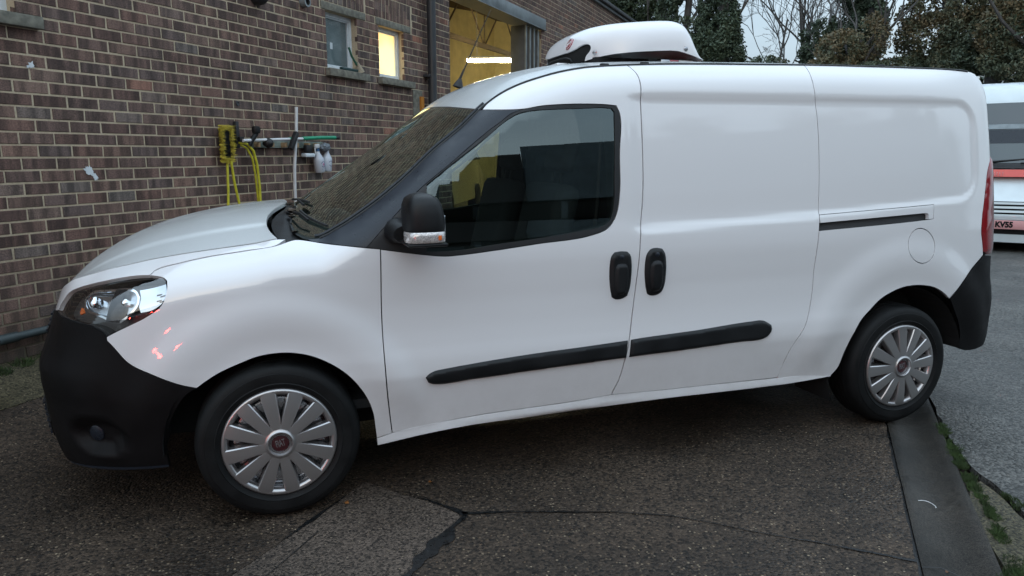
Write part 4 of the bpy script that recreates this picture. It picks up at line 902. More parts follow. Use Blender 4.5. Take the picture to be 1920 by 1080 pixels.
# bricks
def brick_verts(L, H, D=.045, b=.0025, j=0.0015):
    r = lambda: rng.uniform(-j, j)
    v = []
    for (x, z) in ((0, 0), (L, 0), (L, H), (0, H)): v.append((x + r(), .0, z + r()*.7))
    fr = [(x + (b if x < L/2 else -b), -.0 + 0, z + (b if z < H/2 else -b)) for x, y, z in v]
    v2 = [(x, .003, z) for x, y, z in v]; v3 = [(x, D, z) for x, y, z in v]
    V = fr + v2 + v3
    F = [(0, 1, 2, 3)] + [(k, k + 4, (k + 1) % 4 + 4, (k + 1) % 4) for k in range(4)] + [(k + 4, k + 8, (k + 1) % 4 + 8, (k + 1) % 4 + 4) for k in range(4)]
    return V, F
variants = []
for k in range(14):
    V, F = brick_verts(.213, .0635); me = bpy.data.meshes.new('brick'); me.from_pydata(V, [], F); me.materials.append(M['brick']); me.update(); variants.append(me)
allb = []
def cut(u0, u1, z0, z1):
    segs = [(u0, u1)]
    for o in OPEN + SOLD:
        if o[2] < z1 - .012 and o[3] > z0 + .012:
            n_ = []
            for a, b in segs:
                if o[1] <= a or o[0] >= b: n_.append((a, b)); continue
                if o[0] - a > .03: n_.append((a, o[0] - .0))
                if b - o[1] > .03: n_.append((o[1] + .0, b))
            segs = n_
    return segs
SOLD = [(6.08, 6.86, 2.795, 3.095), (7.02, 7.80, 2.795, 3.095)]
nrow = int((ZT - .02)/.075)
for j in range(1, nrow + 1):
    z0 = .02 + .075*j
    if z0 + .065 > ZT: break
    ph = .16 - (.1125 if j % 2 else 0); k0 = int((U0 - ph)/.225)
    for k in range(k0, int((U1 - ph)/.225)):
        a = ph + .225*k
        for q0, q1 in cut(a + .005, a + .220, z0 + .005, z0 + .070): allb.append((q0, q1, z0 + .005, z0 + .070, 0))
for s0, s1, _, _ in SOLD:
    k = 0
    while s0 + .075*(k + 1) <= s1 + .001: allb.append((s0 + .075*k + .005, s0 + .075*k + .070, 2.875, 3.090, 1)); k += 1
def vis(u, z):
    p = BM @ Vector((u, 0, z)); d = p - CAM; zc = d.dot(_f2)
    if zc <= 0: return None
    x = 960 + fpx*d.dot(_r3)/zc; y = 540 - fpx*d.dot(_u3)/zc; return x, y, zc
scored = []
for i, (a, b, c, d, so_) in enumerate(allb):
    q = vis((a + b)/2, (c + d)/2); s = 0
    if q and -20 < q[0] < 1250 and -20 < q[1] < 700:
        x, y, zc = q; hid = (x > 110 and y > np.interp(x, [110, 140, 220, 340, 560, 660, 790, 950, 1250], [560, 520, 455, 408, 372, 290, 200, 140, 118]))
        if not hid: s = (b - a)*(d - c)/zc**3
    scored.append((s, i))
scored.sort(reverse=True); near = {i for s, i in scored[:300] if s > 0}
V_, F_ = [], []
for i, (a, b, c, d, so_) in enumerate(allb):
    L, H = b - a, d - c; yo = rng.uniform(-.0015, .0015)
    if i in near:
        if abs(L - .215) < .002 and not so_: me = variants[int(rng.integers(14))]
        else:
            V, F = brick_verts(L, H); me = bpy.data.meshes.new('brick'); me.from_pydata(V, [], F); me.materials.append(M['brick']); me.update()
        o = bpy.data.objects.new('brick', me); o.location = (a, yo, c); o.rotation_euler = (rng.uniform(-.006, .006), rng.uniform(-.004, .004), rng.uniform(-.006, .006)); link(o, bld)
    else:
        V, F = brick_verts(L, H, .03); k = len(V_); V_ += [(x + a, y + yo, z + c) for x, y, z in V]; F_ += [tuple(q + k for q in f) for f in F]
o = mesh_obj('brick_courses', V_, F_, M['brick'], bld); o['kind'] = 'stuff'

# windows
def window(u0, u1, z0, z1, pane, sill_u1, fw=.035, fd=.07, lint=None):
    f = bmesh.new(); y0, y1 = fd, fd + .05
    add_box(f, (u0, y0, z0), (u0 + fw, y1, z1)); add_box(f, (u1 - fw, y0, z0), (u1, y1, z1)); add_box(f, (u0 + fw, y0 + .001, z0), (u1 - fw, y1, z0 + fw)); add_box(f, (u0 + fw, y0 + .001, z1 - fw), (u1 - fw, y1, z1))
    w_ = bpy.data.objects.new('window', None); link(w_, bld)
    bm_obj('frame', f, M['upvc'], w_)
    f = bmesh.new(); g = .014
    add_box(f, (u0 + fw, y0 + .014, z0 + fw), (u0 + fw + g, y1, z1 - fw)); add_box(f, (u1 - fw - g, y0 + .014, z0 + fw), (u1 - fw, y1, z1 - fw)); add_box(f, (u0 + fw + g, y0 + .015, z0 + fw), (u1 - fw - g, y1, z0 + fw + g)); add_box(f, (u0 + fw + g, y0 + .015, z1 - fw - g), (u1 - fw - g, y1, z1 - fw))
    bm_obj('glazing_bead', f, M['upvc'], w_)
    box('pane', (u0 + fw, y0 + .030, z0 + fw), (u1 - fw, y0 + .036, z1 - fw), pane, w_)
    s = bmesh.new(); vs_ = add_box(s, (u0 - .035, -.055, z0 - .075), (sill_u1, .12, z0 - .004), None, .004)
    bm_obj('sill', s, M['concrete'], w_, 40)
    if lint: box('lintel', (lint[0], -.006, z1 + .002), (lint[1], .12, z1 + .072), M['concrete'], w_, .004)
    return w_
litm, n_, l_, p_ = nodes_mat('lit_obscure_pane'); p_.inputs['Base Color'].default_value = (.9, .75, .4, 1); p_.inputs['Roughness'].default_value = .3
tcx = n_.new('ShaderNodeTexCoord'); tcx.object = bld; zz_ = n_.new('ShaderNodeTexNoise'); zz_.inputs['Scale'].default_value = 2.2; zz_.inputs['Detail'].default_value = 1; l_.new(tcx.outputs['Object'], zz_.inputs['Vector'])
rr_ = n_.new('ShaderNodeValToRGB'); rr_.color_ramp.elements[0].color = (1, .60, .20, 1); rr_.color_ramp.elements[1].color = (1, .80, .36, 1); rr_.color_ramp.elements[0].position = .38; rr_.color_ramp.elements[1].position = .6
l_.new(zz_.outputs['Fac'], rr_.inputs[0]); l_.new(rr_.outputs[0], p_.inputs['Emission Color']); p_.inputs['Emission Strength'].default_value = .50
w0 = window(*OPEN[0], M['frost'], 3.28)
w1 = window(*OPEN[1], M['frost'], 6.82, lint=(6.10, 6.84)); w1['label'] = 'small window with grey obscure glass and a hand brush on its sill'
box('sticker', (6.36, .098, 2.47), (6.40, .101, 2.53), M['upvc'], w1)
w2 = window(*OPEN[2], litm, 7.76, lint=(7.04, 7.76)); w2['label'] = 'small window glowing yellow from inside'
# downpipe
dp = bpy.data.objects.new('downpipe', None); link(dp, bld)
bm = bmesh.new(); add_tube(bm, [(8.11, -.085, .0), (8.11, -.085, 4.4)], .052, 20); bm_obj('pipe', bm, M['pipe'], dp, 40)
for z_ in (1.5, 2.35, 3.3): box('pipe_clip', (8.04, -.09, z_), (8.18, .004, z_ + .03), M['pipe'], dp, .004)
box('render_patch', (7.78, -.006, 1.70), (8.0, .006, 2.19), M['concrete'], bld)
box('orange_bracket', (7.93, -.03, 1.93), (8.0, -.007, 2.12), mat('orange_paint', (.45, .17, .02), .5), bld)
tube('base_pipe', [(1.2, -.05, .40), (2.80, -.05, .40), (3.9, -.05, .415), (8.0, -.05, .42)], .024, M['bluepipe'], bld, 12)
tube('base_pipe_joint', [(2.78, -.05, .40), (2.90, -.05, .402)], .031, M['bluepipe'], bld, 12)
# weathered render plinth at the foot, in irregular lifts
for k in range(14):
    a = .8 + k*.62; box('plinth_block', (a, -.022 - .004*(k % 3), -.1), (a + .612, .004, .233 + .006*(k % 2)), M['concrete'] if k % 4 == 9 else M['brick'], bld, .006)
# lamp and flue high on the wall
bm = bmesh.new(); add_lathe(bm, [(0, -.11), (.05, -.10), (.075, -.06), (.08, 0)], 20, 'y', Matrix.Translation((5.22, 0, 2.745))); bm_obj('wall_lamp', bm, M['pipe'], bld, 50)
bm = bmesh.new(); add_lathe(bm, [(.030, -.06), (.045, -.06), (.048, 0)], 20, 'y', Matrix.Translation((5.83, 0, 2.80))); bm_obj('flue_pipe', bm, M['steelgrey'], bld, 50)
# splashes of white paint and an old fixing hole
def splat(u, z, r, seed, ang=0., el=1.):
    f = bmesh.new(); c = f.verts.new((u, -.0055, z)); ring_ = []
    for k in range(26):
        a = 2*PI*k/26; q = r*(.45 + .9*abs(noise.noise(Vector((math.cos(a)*2.1, math.sin(a)*2.1, seed))))); x_, z_ = q*math.cos(a)*el, q*math.sin(a); ring_.append(f.verts.new((u + x_*math.cos(ang) - z_*math.sin(ang), -.0052, z + x_*math.sin(ang) + z_*math.cos(ang))))
    for k in range(26): f.faces.new((c, ring_[(k + 1) % 26], ring_[k]))
    bm_obj('paint_splash', f, M['upvc'], bld)
splat(3.208, 1.985, .030, 1, .4); splat(3.185, 1.975, .014, 5)
splat(3.525, 1.358, .040, 2, -.9, 1.5); splat(3.562, 1.318, .026, 3, -1.1, 1.6); splat(3.545, 1.345, .014, 8)
lathe('fixing_hole', [(.0, .0), (.012, -.002), (.016, -.007), (.020, -.004)], M['pipe'], bld, 14, 'y', Matrix.Translation((4.925, -.001, 1.865)))
# eaves
box('wall_coping', (U0, -.05, ZT), (U1, .35, ZT + .05), M['steelgrey'], bld, .004)
box('gutter', (U0, -.11, ZT + .052), (U1, -.0, ZT + .12), M['pipe'], bld, .01)
# workshop bay
box('bay_lintel', (8.62, -.035, 3.472), (12.22, .24, 3.64), M['steelgrey'], bld, .004)
box('lintel_flange', (8.62, -.055, 3.458), (12.22, .28, 3.471), M['steelgrey'], bld)
for k, uu in enumerate((11.42, 11.60, 11.78, 11.96)):
    lf = box('door_leaf', (uu, .03, .24), (uu + .045, .27, 3.44), M['doorleaf'], bld, .004)
    box('leaf_edge', (uu - .004, .012, .24), (uu + .052, .03, 3.45), M['steelgrey'], lf)
for uu in (8.80, 8.96, 9.12):
    lf = box('door_leaf', (uu, .35, .24), (uu + .045, 1.3, 2.95), M['doorleaf'], bld, .004)
box('bay_floor', (4, .30, .10), (24, 9.0, .236), M['floorin'], bld)
box('inner_wall', (4, 6.0, .24), (24, 6.2, 5.95), M['yellowwall'], bld)
f_ = bmesh.new(); a_ = [f_.verts.new(v) for v in ((24, .3, .24), (24, 6, .24), (24, 6, 5.84), (24, .3, 4.53))]; b_ = [f_.verts.new((24.2, v.co.y, v.co.z)) for v in a_]
f_.faces.new(a_); f_.faces.new(list(reversed(b_)))
for k in range(4): f_.faces.new((a_[k], b_[k], b_[(k + 1) % 4], a_[(k + 1) % 4]))
bmesh.ops.recalc_face_normals(f_, faces=f_.faces); bm_obj('inner_wall', f_, M['yellowwall'], bld)
box('inner_wall', (8.0, .36, .24), (8.2, 6.0, 4.4), M['yellowwall'], bld)
for k in range(21):
    a = 8.2 + k*.80; bm = bmesh.new(); vs_ = [(a, .1, 4.50), (a + .78, .1, 4.50), (a + .78, 6.8, 6.04), (a, 6.8, 6.04)]
    q = [bm.verts.new(v) for v in vs_] + [bm.verts.new((v[0], v[1], v[2] + .05)) for v in vs_]
    for f in ((3, 2, 1, 0), (4, 5, 6, 7), (0, 1, 5, 4), (1, 2, 6, 5), (2, 3, 7, 6), (3, 0, 4, 7)): bm.faces.new([q[i] for i in f])
    bm_obj('roof_sheet', bm, M['roofin'], bld)
for k, (uw, zc0) in enumerate(((3.4, 4.0),)):
    bm = bmesh.new(); zt_ = 4.45 + .22*uw
    add_box(bm, (8.2, uw - .05, zc0), (24, uw + .05, zc0 + .10)); add_box(bm, (8.2, uw - .05, zt_ - .12), (24, uw + .05, zt_))
    for q in range(7):
        a = 8.6 + q*2.2; add_tube(bm, [(a, uw, zc0 + .05), (a + 1.1, uw, zt_ - .05)], .022, 6); add_tube(bm, [(a + 1.1, uw, zt_ - .05), (a + 2.2, uw, zc0 + .05)], .022, 6); add_tube(bm, [(a, uw, zc0 + .05), (a, uw, zt_ - .05)], .018, 6)
    bm_obj('roof_truss', bm, M['brownsteel'], bld)
for uu in (10.6, 13.6, 16.6, 19.6):
    bm = bmesh.new(); q = [(uu - .06, .3, 4.34), (uu + .06, .3, 4.34), (uu + .06, 6, 5.60), (uu - .06, 6, 5.60)]; vv = [bm.verts.new(v) for v in q] + [bm.verts.new((v[0], v[1], v[2] + .18)) for v in q]
    for f in ((3, 2, 1, 0), (4, 5, 6, 7), (0, 1, 5, 4), (1, 2, 6, 5), (2, 3, 7, 6), (3, 0, 4, 7)): bm.faces.new([vv[i] for i in f])
    bm_obj('rafter', bm, M['brownsteel'], bld)
box('eaves_beam', (8.2, .75, 3.74), (24, .92, 4.38), M['brownsteel'], bld); box('roller_box', (8.76, .40, 3.60), (11.3, .62, 3.78), M['roofin'], bld, .02)
# strip lights
tubem = mat('lit_tube', (1, .9, .6), .4, emit=(1, .86, .52), estr=100)
sl_ = empty('strip_light', (0, 0, 0), 0, 'glowing fluorescent strip light hanging inside the workshop bay', 'ceiling light'); sl_.matrix_world = BM @ Matrix.Translation((15.4, 2.93, 3.47))
dv = Vector((.55, -1.5, 0)); tube('light_tube', [(0, 0, 0), dv], .036, tubem, sl_, 12); tube('light_batten', [Vector((0, 0, .06)), dv + Vector((0, 0, .06))], .04, M['upvc'], sl_, 8)
tube('hanging_chain', [(.1, -.2, .08), (.1, -.2, 1.3)], .006, M['steel'], sl_, 5); tube('hanging_chain', [(.45, -1.2, .08), (.45, -1.2, 1.1)], .006, M['steel'], sl_, 5)
for u_, w_ in ((10.3, 3.9), (20.5, 3.0)):
    s2 = empty('strip_light', (0, 0, 0), 0, 'lit strip light %s, hidden behind the van roof' % ('over the cream car' if u_ < 15 else 'at the far end of the workshop'), 'ceiling light'); s2.matrix_world = BM @ Matrix.Translation((u_, w_, 3.45))
    tube('light_tube', [(0, 0, 0), (0, -1.5, 0)], .03, tubem, s2, 10); tube('light_batten', [(0, 0, .06), (0, -1.5, .06)], .04, M['upvc'], s2, 8)
# rack by the bay opening
rk = empty('steel_rack', (0, 0, 0), 0, 'narrow steel rack standing just inside the workshop bay', 'rack'); rk.matrix_world = BM @ Matrix.Translation((11.0, 2.4, .236))
for a in (0, .5): 
    for b in (0, .4): box('upright', (a, b, 0), (a + .04, b + .04, 2.65), M['brownsteel'], rk)
for z_ in (.5, 1.1, 1.7, 2.3): box('shelf', (.041, .041, z_), (.499, .399, z_ + .03), M['steelgrey'], rk)
# car on the workshop floor, seen through the cab
car = empty('workshop_car', (0, 0, 0), 0, 'cream estate car parked inside the workshop, seen through the van cab', 'car'); car.matrix_world = BM @ Matrix.Translation((12.6, 2.6, .236)) @ Matrix.Rotation(.25, 4, 'Z')
prof = [(-2.1, .35), (-2.15, .75), (-1.9, .95), (-1.1, 1.05), (-.5, 1.55), (.3, 1.62), (1.5, 1.58), (2.05, 1.15), (2.12, .8), (2.1, .35)]
cream = mat('cream_car_paint', (.55, .48, .30), .35, coat=.8)
bm = bmesh.new(); rows = []
for yy, sc_ in ((-.85, .97), (-.80, 1.0), (.80, 1.0), (.85, .97)): rows.append([bm.verts.new((x*sc_, yy*(1 if z < 1.1 else .84), .35 + (z - .35)*sc_)) for x, z in prof])
for a, b in zip(rows, rows[1:]):
    for j in range(len(prof)): bm.faces.new((a[j], a[(j + 1) % len(prof)], b[(j + 1) % len(prof)], b[j]))
bm.faces.new(rows[0]); bm.faces.new(rows[-1]); bmesh.ops.recalc_face_normals(bm, faces=bm.faces); bm_obj('body', bm, cream, car, 30)
for sg in (-1, 1):
    for pl in ([(-.95, 1.10), (-.45, 1.48), (.25, 1.52), (.25, 1.10)], [(.33, 1.10), (.33, 1.52), (1.35, 1.48), (1.7, 1.12)]):
        mesh_obj('side_window', [(x, sg*(.852 if z < 1.2 else .712), z) for x, z in pl], [(0, 1, 2, 3)] if sg < 0 else [(3, 2, 1, 0)], M['void'], car)
for x in (-1.3, 1.35):
    for sg in (-1, 1): lathe('wheel', [(0, sg*.86), (.2, sg*.87), (.31, sg*.86), (.32, sg*.7), (0, sg*.68)], M['tyre'], car, 24, 'y', Matrix.Translation((x, 0, .32)))
bn_ = empty('workbench', (0, 0, 0), 0, 'brown workbench along the yellow workshop wall', 'workbench'); bn_.matrix_world = BM @ Matrix.Translation((14, 5.2, .236))
box('bench_top', (0, 0, .85), (5, .75, .92), mat('bench_wood', (.30, .14, .03), .7, noise_s=4, noise_amt=.3), bn_)
for a in (.05, 1.6, 3.3, 4.85): box('leg', (a, .05, 0), (a + .08, .7, .85), M['brownsteel'], bn_)

# ---------------------------------------------------------------- tools hung on the wall
def onwall(name, label, cat, group=None):
    o = empty(name, (0, 0, 0), 0, label, cat, group); o.matrix_world = BM.copy(); return o
Y_ = mat('yellow_plastic', (.50, .46, .03), .45, noise_s=30, noise_amt=.2); BR = mat('yellow_bristle', (.62, .50, .06), .85, noise_s=200, noise_amt=.5); G_ = mat('green_grip', (.01, .25, .13), .4, noise_s=40, noise_amt=.25)
WH_ = mat('white_pole', (.62, .62, .62), .35, noise_s=12, noise_amt=.1); WD = mat('peg_wood', (.40, .27, .15), .7, noise_s=40, noise_amt=.2); BL_ = mat('blue_plastic', (.03, .09, .19), .4)
rail = onwall('tool_rail', 'pale wooden tool rail with pegs screwed to the brick wall', 'tool rail')
box('board', (4.99, -.022, 1.515), (6.02, -.002, 1.575), mat('pale_painted_board', (.20, .24, .21), .6, noise_s=14, noise_amt=.4), rail, .003)
for u_ in (5.06, 5.23, 5.40, 5.56, 5.72, 5.86, 5.98): box('peg', (u_, -.075, 1.52), (u_ + .028, -.022, 1.562), WD, rail, .004)
br = onwall('wash_brush', 'yellow-edged wash brush hung head up at the left end of the tool rail', 'brush')
box('brush_back', (4.668, -.045, 1.425), (4.772, -.02, 1.660), M['rubber'], br, .01)
bm = bmesh.new()
for k in range(1500):
    u_ = rng.uniform(4.650, 4.790); z_ = rng.uniform(1.40, 1.685); edge = min(u_ - 4.65, 4.79 - u_, z_ - 1.40, 1.685 - z_)
    L = rng.uniform(.03, .05); dx, dz = rng.normal(0, .010, 2); f = bm.faces.new([bm.verts.new(v) for v in ((u_ - .004, -.04, z_ - .002), (u_ + .004, -.04, z_ + .002), (u_ + dx, -.04 - (L if edge < .034 else L*.6), z_ + dz))]); f.material_index = 0 if edge < .034 else 1
bm_obj('bristles', bm, [BR, M['rubber']], br)
tube('handle', [(4.715, -.05, 1.41), (4.70, -.055, 1.2), (4.665, -.055, .80), (4.64, -.05, .5)], .010, Y_, br, 8)
hs = onwall('yellow_hose', 'looped yellow hose hanging from the tool rail beside the brush', 'hose')
tube('hose', [(4.735, -.07, 1.41), (4.755, -.07, 1.25), (4.80, -.07, 1.05), (4.86, -.07, .7)], .010, Y_, hs, 8)
tube('hose', [(4.84, -.06, 1.555), (4.92, -.075, 1.545), (4.985, -.08, 1.49), (5.02, -.08, 1.38), (5.035, -.08, 1.2), (5.04, -.07, .9), (5.03, -.06, .6)], .011, Y_, hs, 8)
tube('hose', [(4.86, -.055, 1.54), (4.935, -.06, 1.51), (4.985, -.065, 1.43), (5.015, -.06, 1.30), (5.035, -.055, 1.1), (5.045, -.05, .7)], .009, Y_, hs, 8)
sq = onwall('squeegee', 'black squeegee standing upright between the brush and the yellow hose', 'squeegee')
box('blade', (4.825, -.06, 1.51), (4.862, -.025, 1.72), M['rubber'], sq, .006, ); box('head', (4.835, -.085, 1.56), (4.885, -.03, 1.60), M['black'], sq, .005)
pl = onwall('extension_pole', 'long white pole with green grip lying level along the tool rail', 'pole')
tube('pole_shaft', [(4.86, -.09, 1.570), (5.70, -.09, 1.600)], .013, WH_, pl, 10); tube('grip', [(5.62, -.09, 1.600), (5.68, -.09, 1.602), (5.9, -.09, 1.612), (6.11, -.09, 1.616)], .018, G_, pl, 10)
tube('end_cap', [(6.11, -.09, 1.616), (6.17, -.09, 1.617)], .015, M['rubber'], pl, 10); tube('collar', [(5.44, -.09, 1.591), (5.50, -.09, 1.593)], .019, G_, pl, 10)
ph = onwall('white_drain_hose', 'white hose hanging straight down through the middle of the tool rail', 'hose')
tube('hose', [(5.560, -.085, 1.87), (5.545, -.085, 1.68), (5.52, -.085, 1.52), (5.50, -.08, 1.35), (5.495, -.075, 1.15), (5.50, -.07, .95), (5.53, -.06, .6)], .014, WH_, ph, 10)
bk = onwall('scraper', 'black scraper hooked at a slant over the white hose', 'scraper')
bm = bmesh.new(); add_box(bm, (-.02, -.02, -.085), (.02, .02, .085), Matrix.Translation((5.455, -.12, 1.578)) @ Matrix.Rotation(.55, 4, 'Y'), .005); bm_obj('blade', bm, M['rubber'], bk, 40)
cl = onwall('hand_pump', 'black hose coupling hanging on the rail beside the yellow hose', 'coupling')
bm = bmesh.new(); add_lathe(bm, [(0, -.03), (.03, -.025), (.036, 0), (.03, .03), (0, .035)], 14, 'z', Matrix.Translation((5.01, -.10, 1.655))); add_tube(bm, [(5.01, -.10, 1.63), (4.96, -.09, 1.57), (4.94, -.08, 1.53)], .020, 8); bm_obj('coupling_body', bm, M['black'], cl, 50)
c2 = onwall('pipe_brush_head', 'round black brush head hung on the rail left of the scraper', 'brush head')
bm = bmesh.new(); add_lathe(bm, [(0, -.04), (.032, -.03), (.045, .0), (.03, .035), (0, .04)], 12, 'x' if False else 'y', Matrix.Translation((5.16, -.09, 1.555))); bm_obj('head', bm, M['rubber'], c2, 50)
hb = onwall('hand_scrubber', 'small grey scrubbing pad holder hanging under the rail by the spray bottles', 'scrubber')
box('pad', (5.66, -.09, 1.435), (5.80, -.03, 1.47), M['upvc'], hb, .01); box('pad_grip', (5.68, -.085, 1.475), (5.77, -.04, 1.545), M['rubber'], hb, .015)
def bottle(u_, z_, tilt, label, capm, ring):
    b = empty('spray_bottle', (0, 0, 0), 0, label, 'spray bottle', 'spray bottles hanging from the rail'); b.matrix_world = BM @ Matrix.Translation((u_, -.075, z_)) @ Matrix.Rotation(tilt, 4, 'Y')
    bw = mat('translucent_white_bottle', (.50, .53, .58), .3, coat=.4) if 'translucent_white_bottle' not in bpy.data.materials else bpy.data.materials['translucent_white_bottle']
    bm = bmesh.new(); add_lathe(bm, [(0, 0), (.040, .001), (.047, .012), (.049, .11), (.046, .128), (.020, .178), (.017, .20), (0, .202)], 24, 'z'); bm_obj('body', bm, bw, b, 50)
    tube('cap', [(0, 0, .195), (0, 0, .22)], .019, capm, b, 12); bm = bmesh.new(); add_box(bm, (-.035, -.014, .222), (.028, .014, .262), None, .008); add_box(bm, (-.040, -.006, .17), (-.030, .006, .235), None, .002); bm_obj('trigger_head', bm, WH_ if capm is BL_ else M['steelgrey'], b, 50)
    navy = bpy.data.materials.get('navy_print') or mat('navy_print', (.03, .025, .12), .5)
    bm = bmesh.new(); rg = []
    for k in range(28):
        a = -2.6 + 5.4*k/27
        for r_ in (.022, .0265): x = r_*math.cos(a); rg.append(bm.verts.new((x, -math.sqrt(max(0, .0495**2 - x*x)), .075 + r_*math.sin(a))))
    for k in range(27): bm.faces.new((rg[2*k], rg[2*k + 1], rg[2*k + 3], rg[2*k + 2]))
    if ring:
        q = [bm.verts.new((x, -math.sqrt(.0497**2 - x*x), z2)) for x, z2 in ((-.022, .030), (.022, .030), (.022, .035), (-.022, .035))]; bm.faces.new(q)
    bmesh.ops.recalc_face_normals(bm, faces=bm.faces); bm_obj('printed_ring', bm, navy, b)
    if ring:
        bm = bmesh.new(); g = bmesh.ops.create_circle(bm, cap_ends=True, radius=.012, segments=14)
        for v in g['verts']: v.co = Vector((v.co.x, -.0498, .075 + v.co.y))
        bm_obj('printed_spot', bm, mat('pink_print', (.45, .18, .30), .5), b)
bottle(5.875, 1.295, -.13, 'white spray bottle with blue collar, the nearer of two on the rail', BL_, True)
bottle(5.975, 1.30, .10, 'white spray bottle with grey trigger, partly behind the other bottle', M['steelgrey'], False)
rg = onwall('grey_rag', 'grey rag stuffed over the last peg above the spray bottles', 'rag')
bm = bmesh.new(); g = bmesh.ops.create_icosphere(bm, subdivisions=3, radius=.06)
for v in g['verts']: q = v.co.copy(); v.co = Vector((5.95 + q.x*1.1, -.09 + q.y*.5, 1.525 + q.z*.6)) + q.normalized()*noise.noise(q*40)*.018
bm_obj('cloth', bm, mat('grey_cloth', (.16, .18, .20), .9, noise_s=60, noise_amt=.4), rg, 60)
hb2 = empty('hand_brush', (0, 0, 0), 0, 'hand brush with green handle leaning on the sill of the grey window', 'hand brush'); hb2.matrix_world = BM.copy()
tube('handle', [(6.53, -.0, 2.50), (6.56, -.01, 2.42), (6.63, -.02, 2.34)], .011, mat('dark_green_plastic', (.015, .09, .05), .45), hb2, 8)
bm = bmesh.new(); add_lathe(bm, [(.008, .06), (.02, .03), (.045, -.03), (.05, -.045)], 12, 'z', Matrix.Translation((6.665, -.02, 2.315)) @ Matrix.Rotation(-.35, 4, 'Y')); bm_obj('bristles', bm, mat('straw_bristle', (.30, .25, .18), .9, noise_s=150, noise_amt=.5), hb2, 50)
box('bottom_bar', (6.36, -.035, 2.272), (6.64, .0, 2.296), mat('dark_teal_plastic', (.01, .04, .04), .4), hb2, .004)

# ---------------------------------------------------------------- the yard floor
def aggregate_mat(name, dark, mid, stone, sc=105, bright=.93, rough=(.34, .62), bump=.6, tint_s=.9):
    m, n, l, p = nodes_mat(name); t = n.new('ShaderNodeTexCoord'); P_ = t.outputs['Object']
    z = n.new('ShaderNodeTexNoise'); z.inputs['Scale'].default_value = tint_s; z.inputs['Detail'].default_value = 12; z.inputs['Roughness'].default_value = .62; l.new(P_, z.inputs['Vector'])
    r = n.new('ShaderNodeValToRGB'); r.color_ramp.elements[0].position = .33; r.color_ramp.elements[1].position = .68; r.color_ramp.elements[0].color = (*dark, 1); r.color_ramp.elements[1].color = (*mid, 1); l.new(z.outputs['Fac'], r.inputs[0])
    v = n.new('ShaderNodeTexVoronoi'); v.inputs['Scale'].default_value = sc; l.new(P_, v.inputs['Vector'])
    s = n.new('ShaderNodeSeparateColor'); l.new(v.outputs['Color'], s.inputs[0])
    st = n.new('ShaderNodeMapRange'); st.inputs[1].default_value = bright; st.inputs[2].default_value = 1.0; st.inputs[3].default_value = 0; st.inputs[4].default_value = 1; l.new(s.outputs[0], st.inputs[0])
    edge = n.new('ShaderNodeMapRange'); edge.inputs[1].default_value = .25; edge.inputs[2].default_value = .5; edge.inputs[3].default_value = 1; edge.inputs[4].default_value = 0; l.new(v.outputs['Distance'], edge.inputs[0])
    k = n.new('ShaderNodeMath'); k.operation = 'MULTIPLY'; l.new(st.outputs[0], k.inputs[0]); l.new(edge.outputs[0], k.inputs[1])
    sr = n.new('ShaderNodeValToRGB'); e = sr.color_ramp.elements; e[0].color = (*stone[0], 1); e[1].color = (*stone[1], 1); q = e.new(.5); q.color = (*stone[2], 1); l.new(s.outputs[1], sr.inputs[0])
    gm = n.new('ShaderNodeMapRange'); gm.inputs[1].default_value = 0; gm.inputs[2].default_value = 1; gm.inputs[3].default_value = .25; gm.inputs[4].default_value = 2.0; l.new(s.outputs[2], gm.inputs[0])
    sv = n.new('ShaderNodeVectorMath'); sv.operation = 'SCALE'; l.new(r.outputs[0], sv.inputs[0]); l.new(gm.outputs[0], sv.inputs[3])
    mx_ = n.new('ShaderNodeMix'); mx_.data_type = 'RGBA'; l.new(k.outputs[0], mx_.inputs[0]); l.new(sv.outputs[0], mx_.inputs[6]); l.new(sr.outputs[0], mx_.inputs[7]); l.new(mx_.outputs[2], p.inputs['Base Color'])
    z2 = n.new('ShaderNodeTexNoise'); z2.inputs['Scale'].default_value = 1.7; z2.inputs['Detail'].default_value = 6; l.new(P_, z2.inputs['Vector'])
    rr = n.new('ShaderNodeMapRange'); rr.inputs[1].default_value = .35; rr.inputs[2].default_value = .65; rr.inputs[3].default_value = rough[0]; rr.inputs[4].default_value = rough[1]; l.new(z2.outputs['Fac'], rr.inputs[0]); l.new(rr.outputs[0], p.inputs['Roughness'])
    p.inputs['Specular IOR Level'].default_value = .35; b = n.new('ShaderNodeBump'); b.inputs['Strength'].default_value = bump; b.inputs['Distance'].default_value = .006; b.invert = True; l.new(v.outputs['Distance'], b.inputs['Height'])
    z4 = n.new('ShaderNodeTexNoise'); z4.inputs['Scale'].default_value = 18; z4.inputs['Detail'].default_value = 8; l.new(P_, z4.inputs['Vector']); b2 = n.new('ShaderNodeBump'); b2.inputs['Strength'].default_value = .5; b2.inputs['Distance'].default_value = .012; l.new(z4.outputs['Fac'], b2.inputs['Height']); l.new(b.outputs[0], b2.inputs['Normal']); l.new(b2.outputs[0], p.inputs['Normal'])
    return m
st1 = ((.10, .06, .035), (.36, .28, .19), (.19, .135, .085))
M['agg'] = aggregate_mat('exposed_aggregate_slab', (.013, .0092, .0066), (.055, .038, .026), st1, 88, .82, (.5, .8), .9)
M['agg2'] = aggregate_mat('worn_concrete_slab', (.042, .032, .025), (.082, .061, .047), st1, 120, .94, (.55, .8))
M['mossy'] = aggregate_mat('mossy_aggregate', (.030, .027, .014), (.075, .062, .036), st1, 110, .92, (.5, .8))
M['roadm'] = aggregate_mat('coarse_road_surface', (.038, .037, .034), (.084, .080, .073), ((.14, .12, .10), (.26, .24, .22), (.18, .16, .14)), 80, .86, (.36, .6), .9, 1.6)
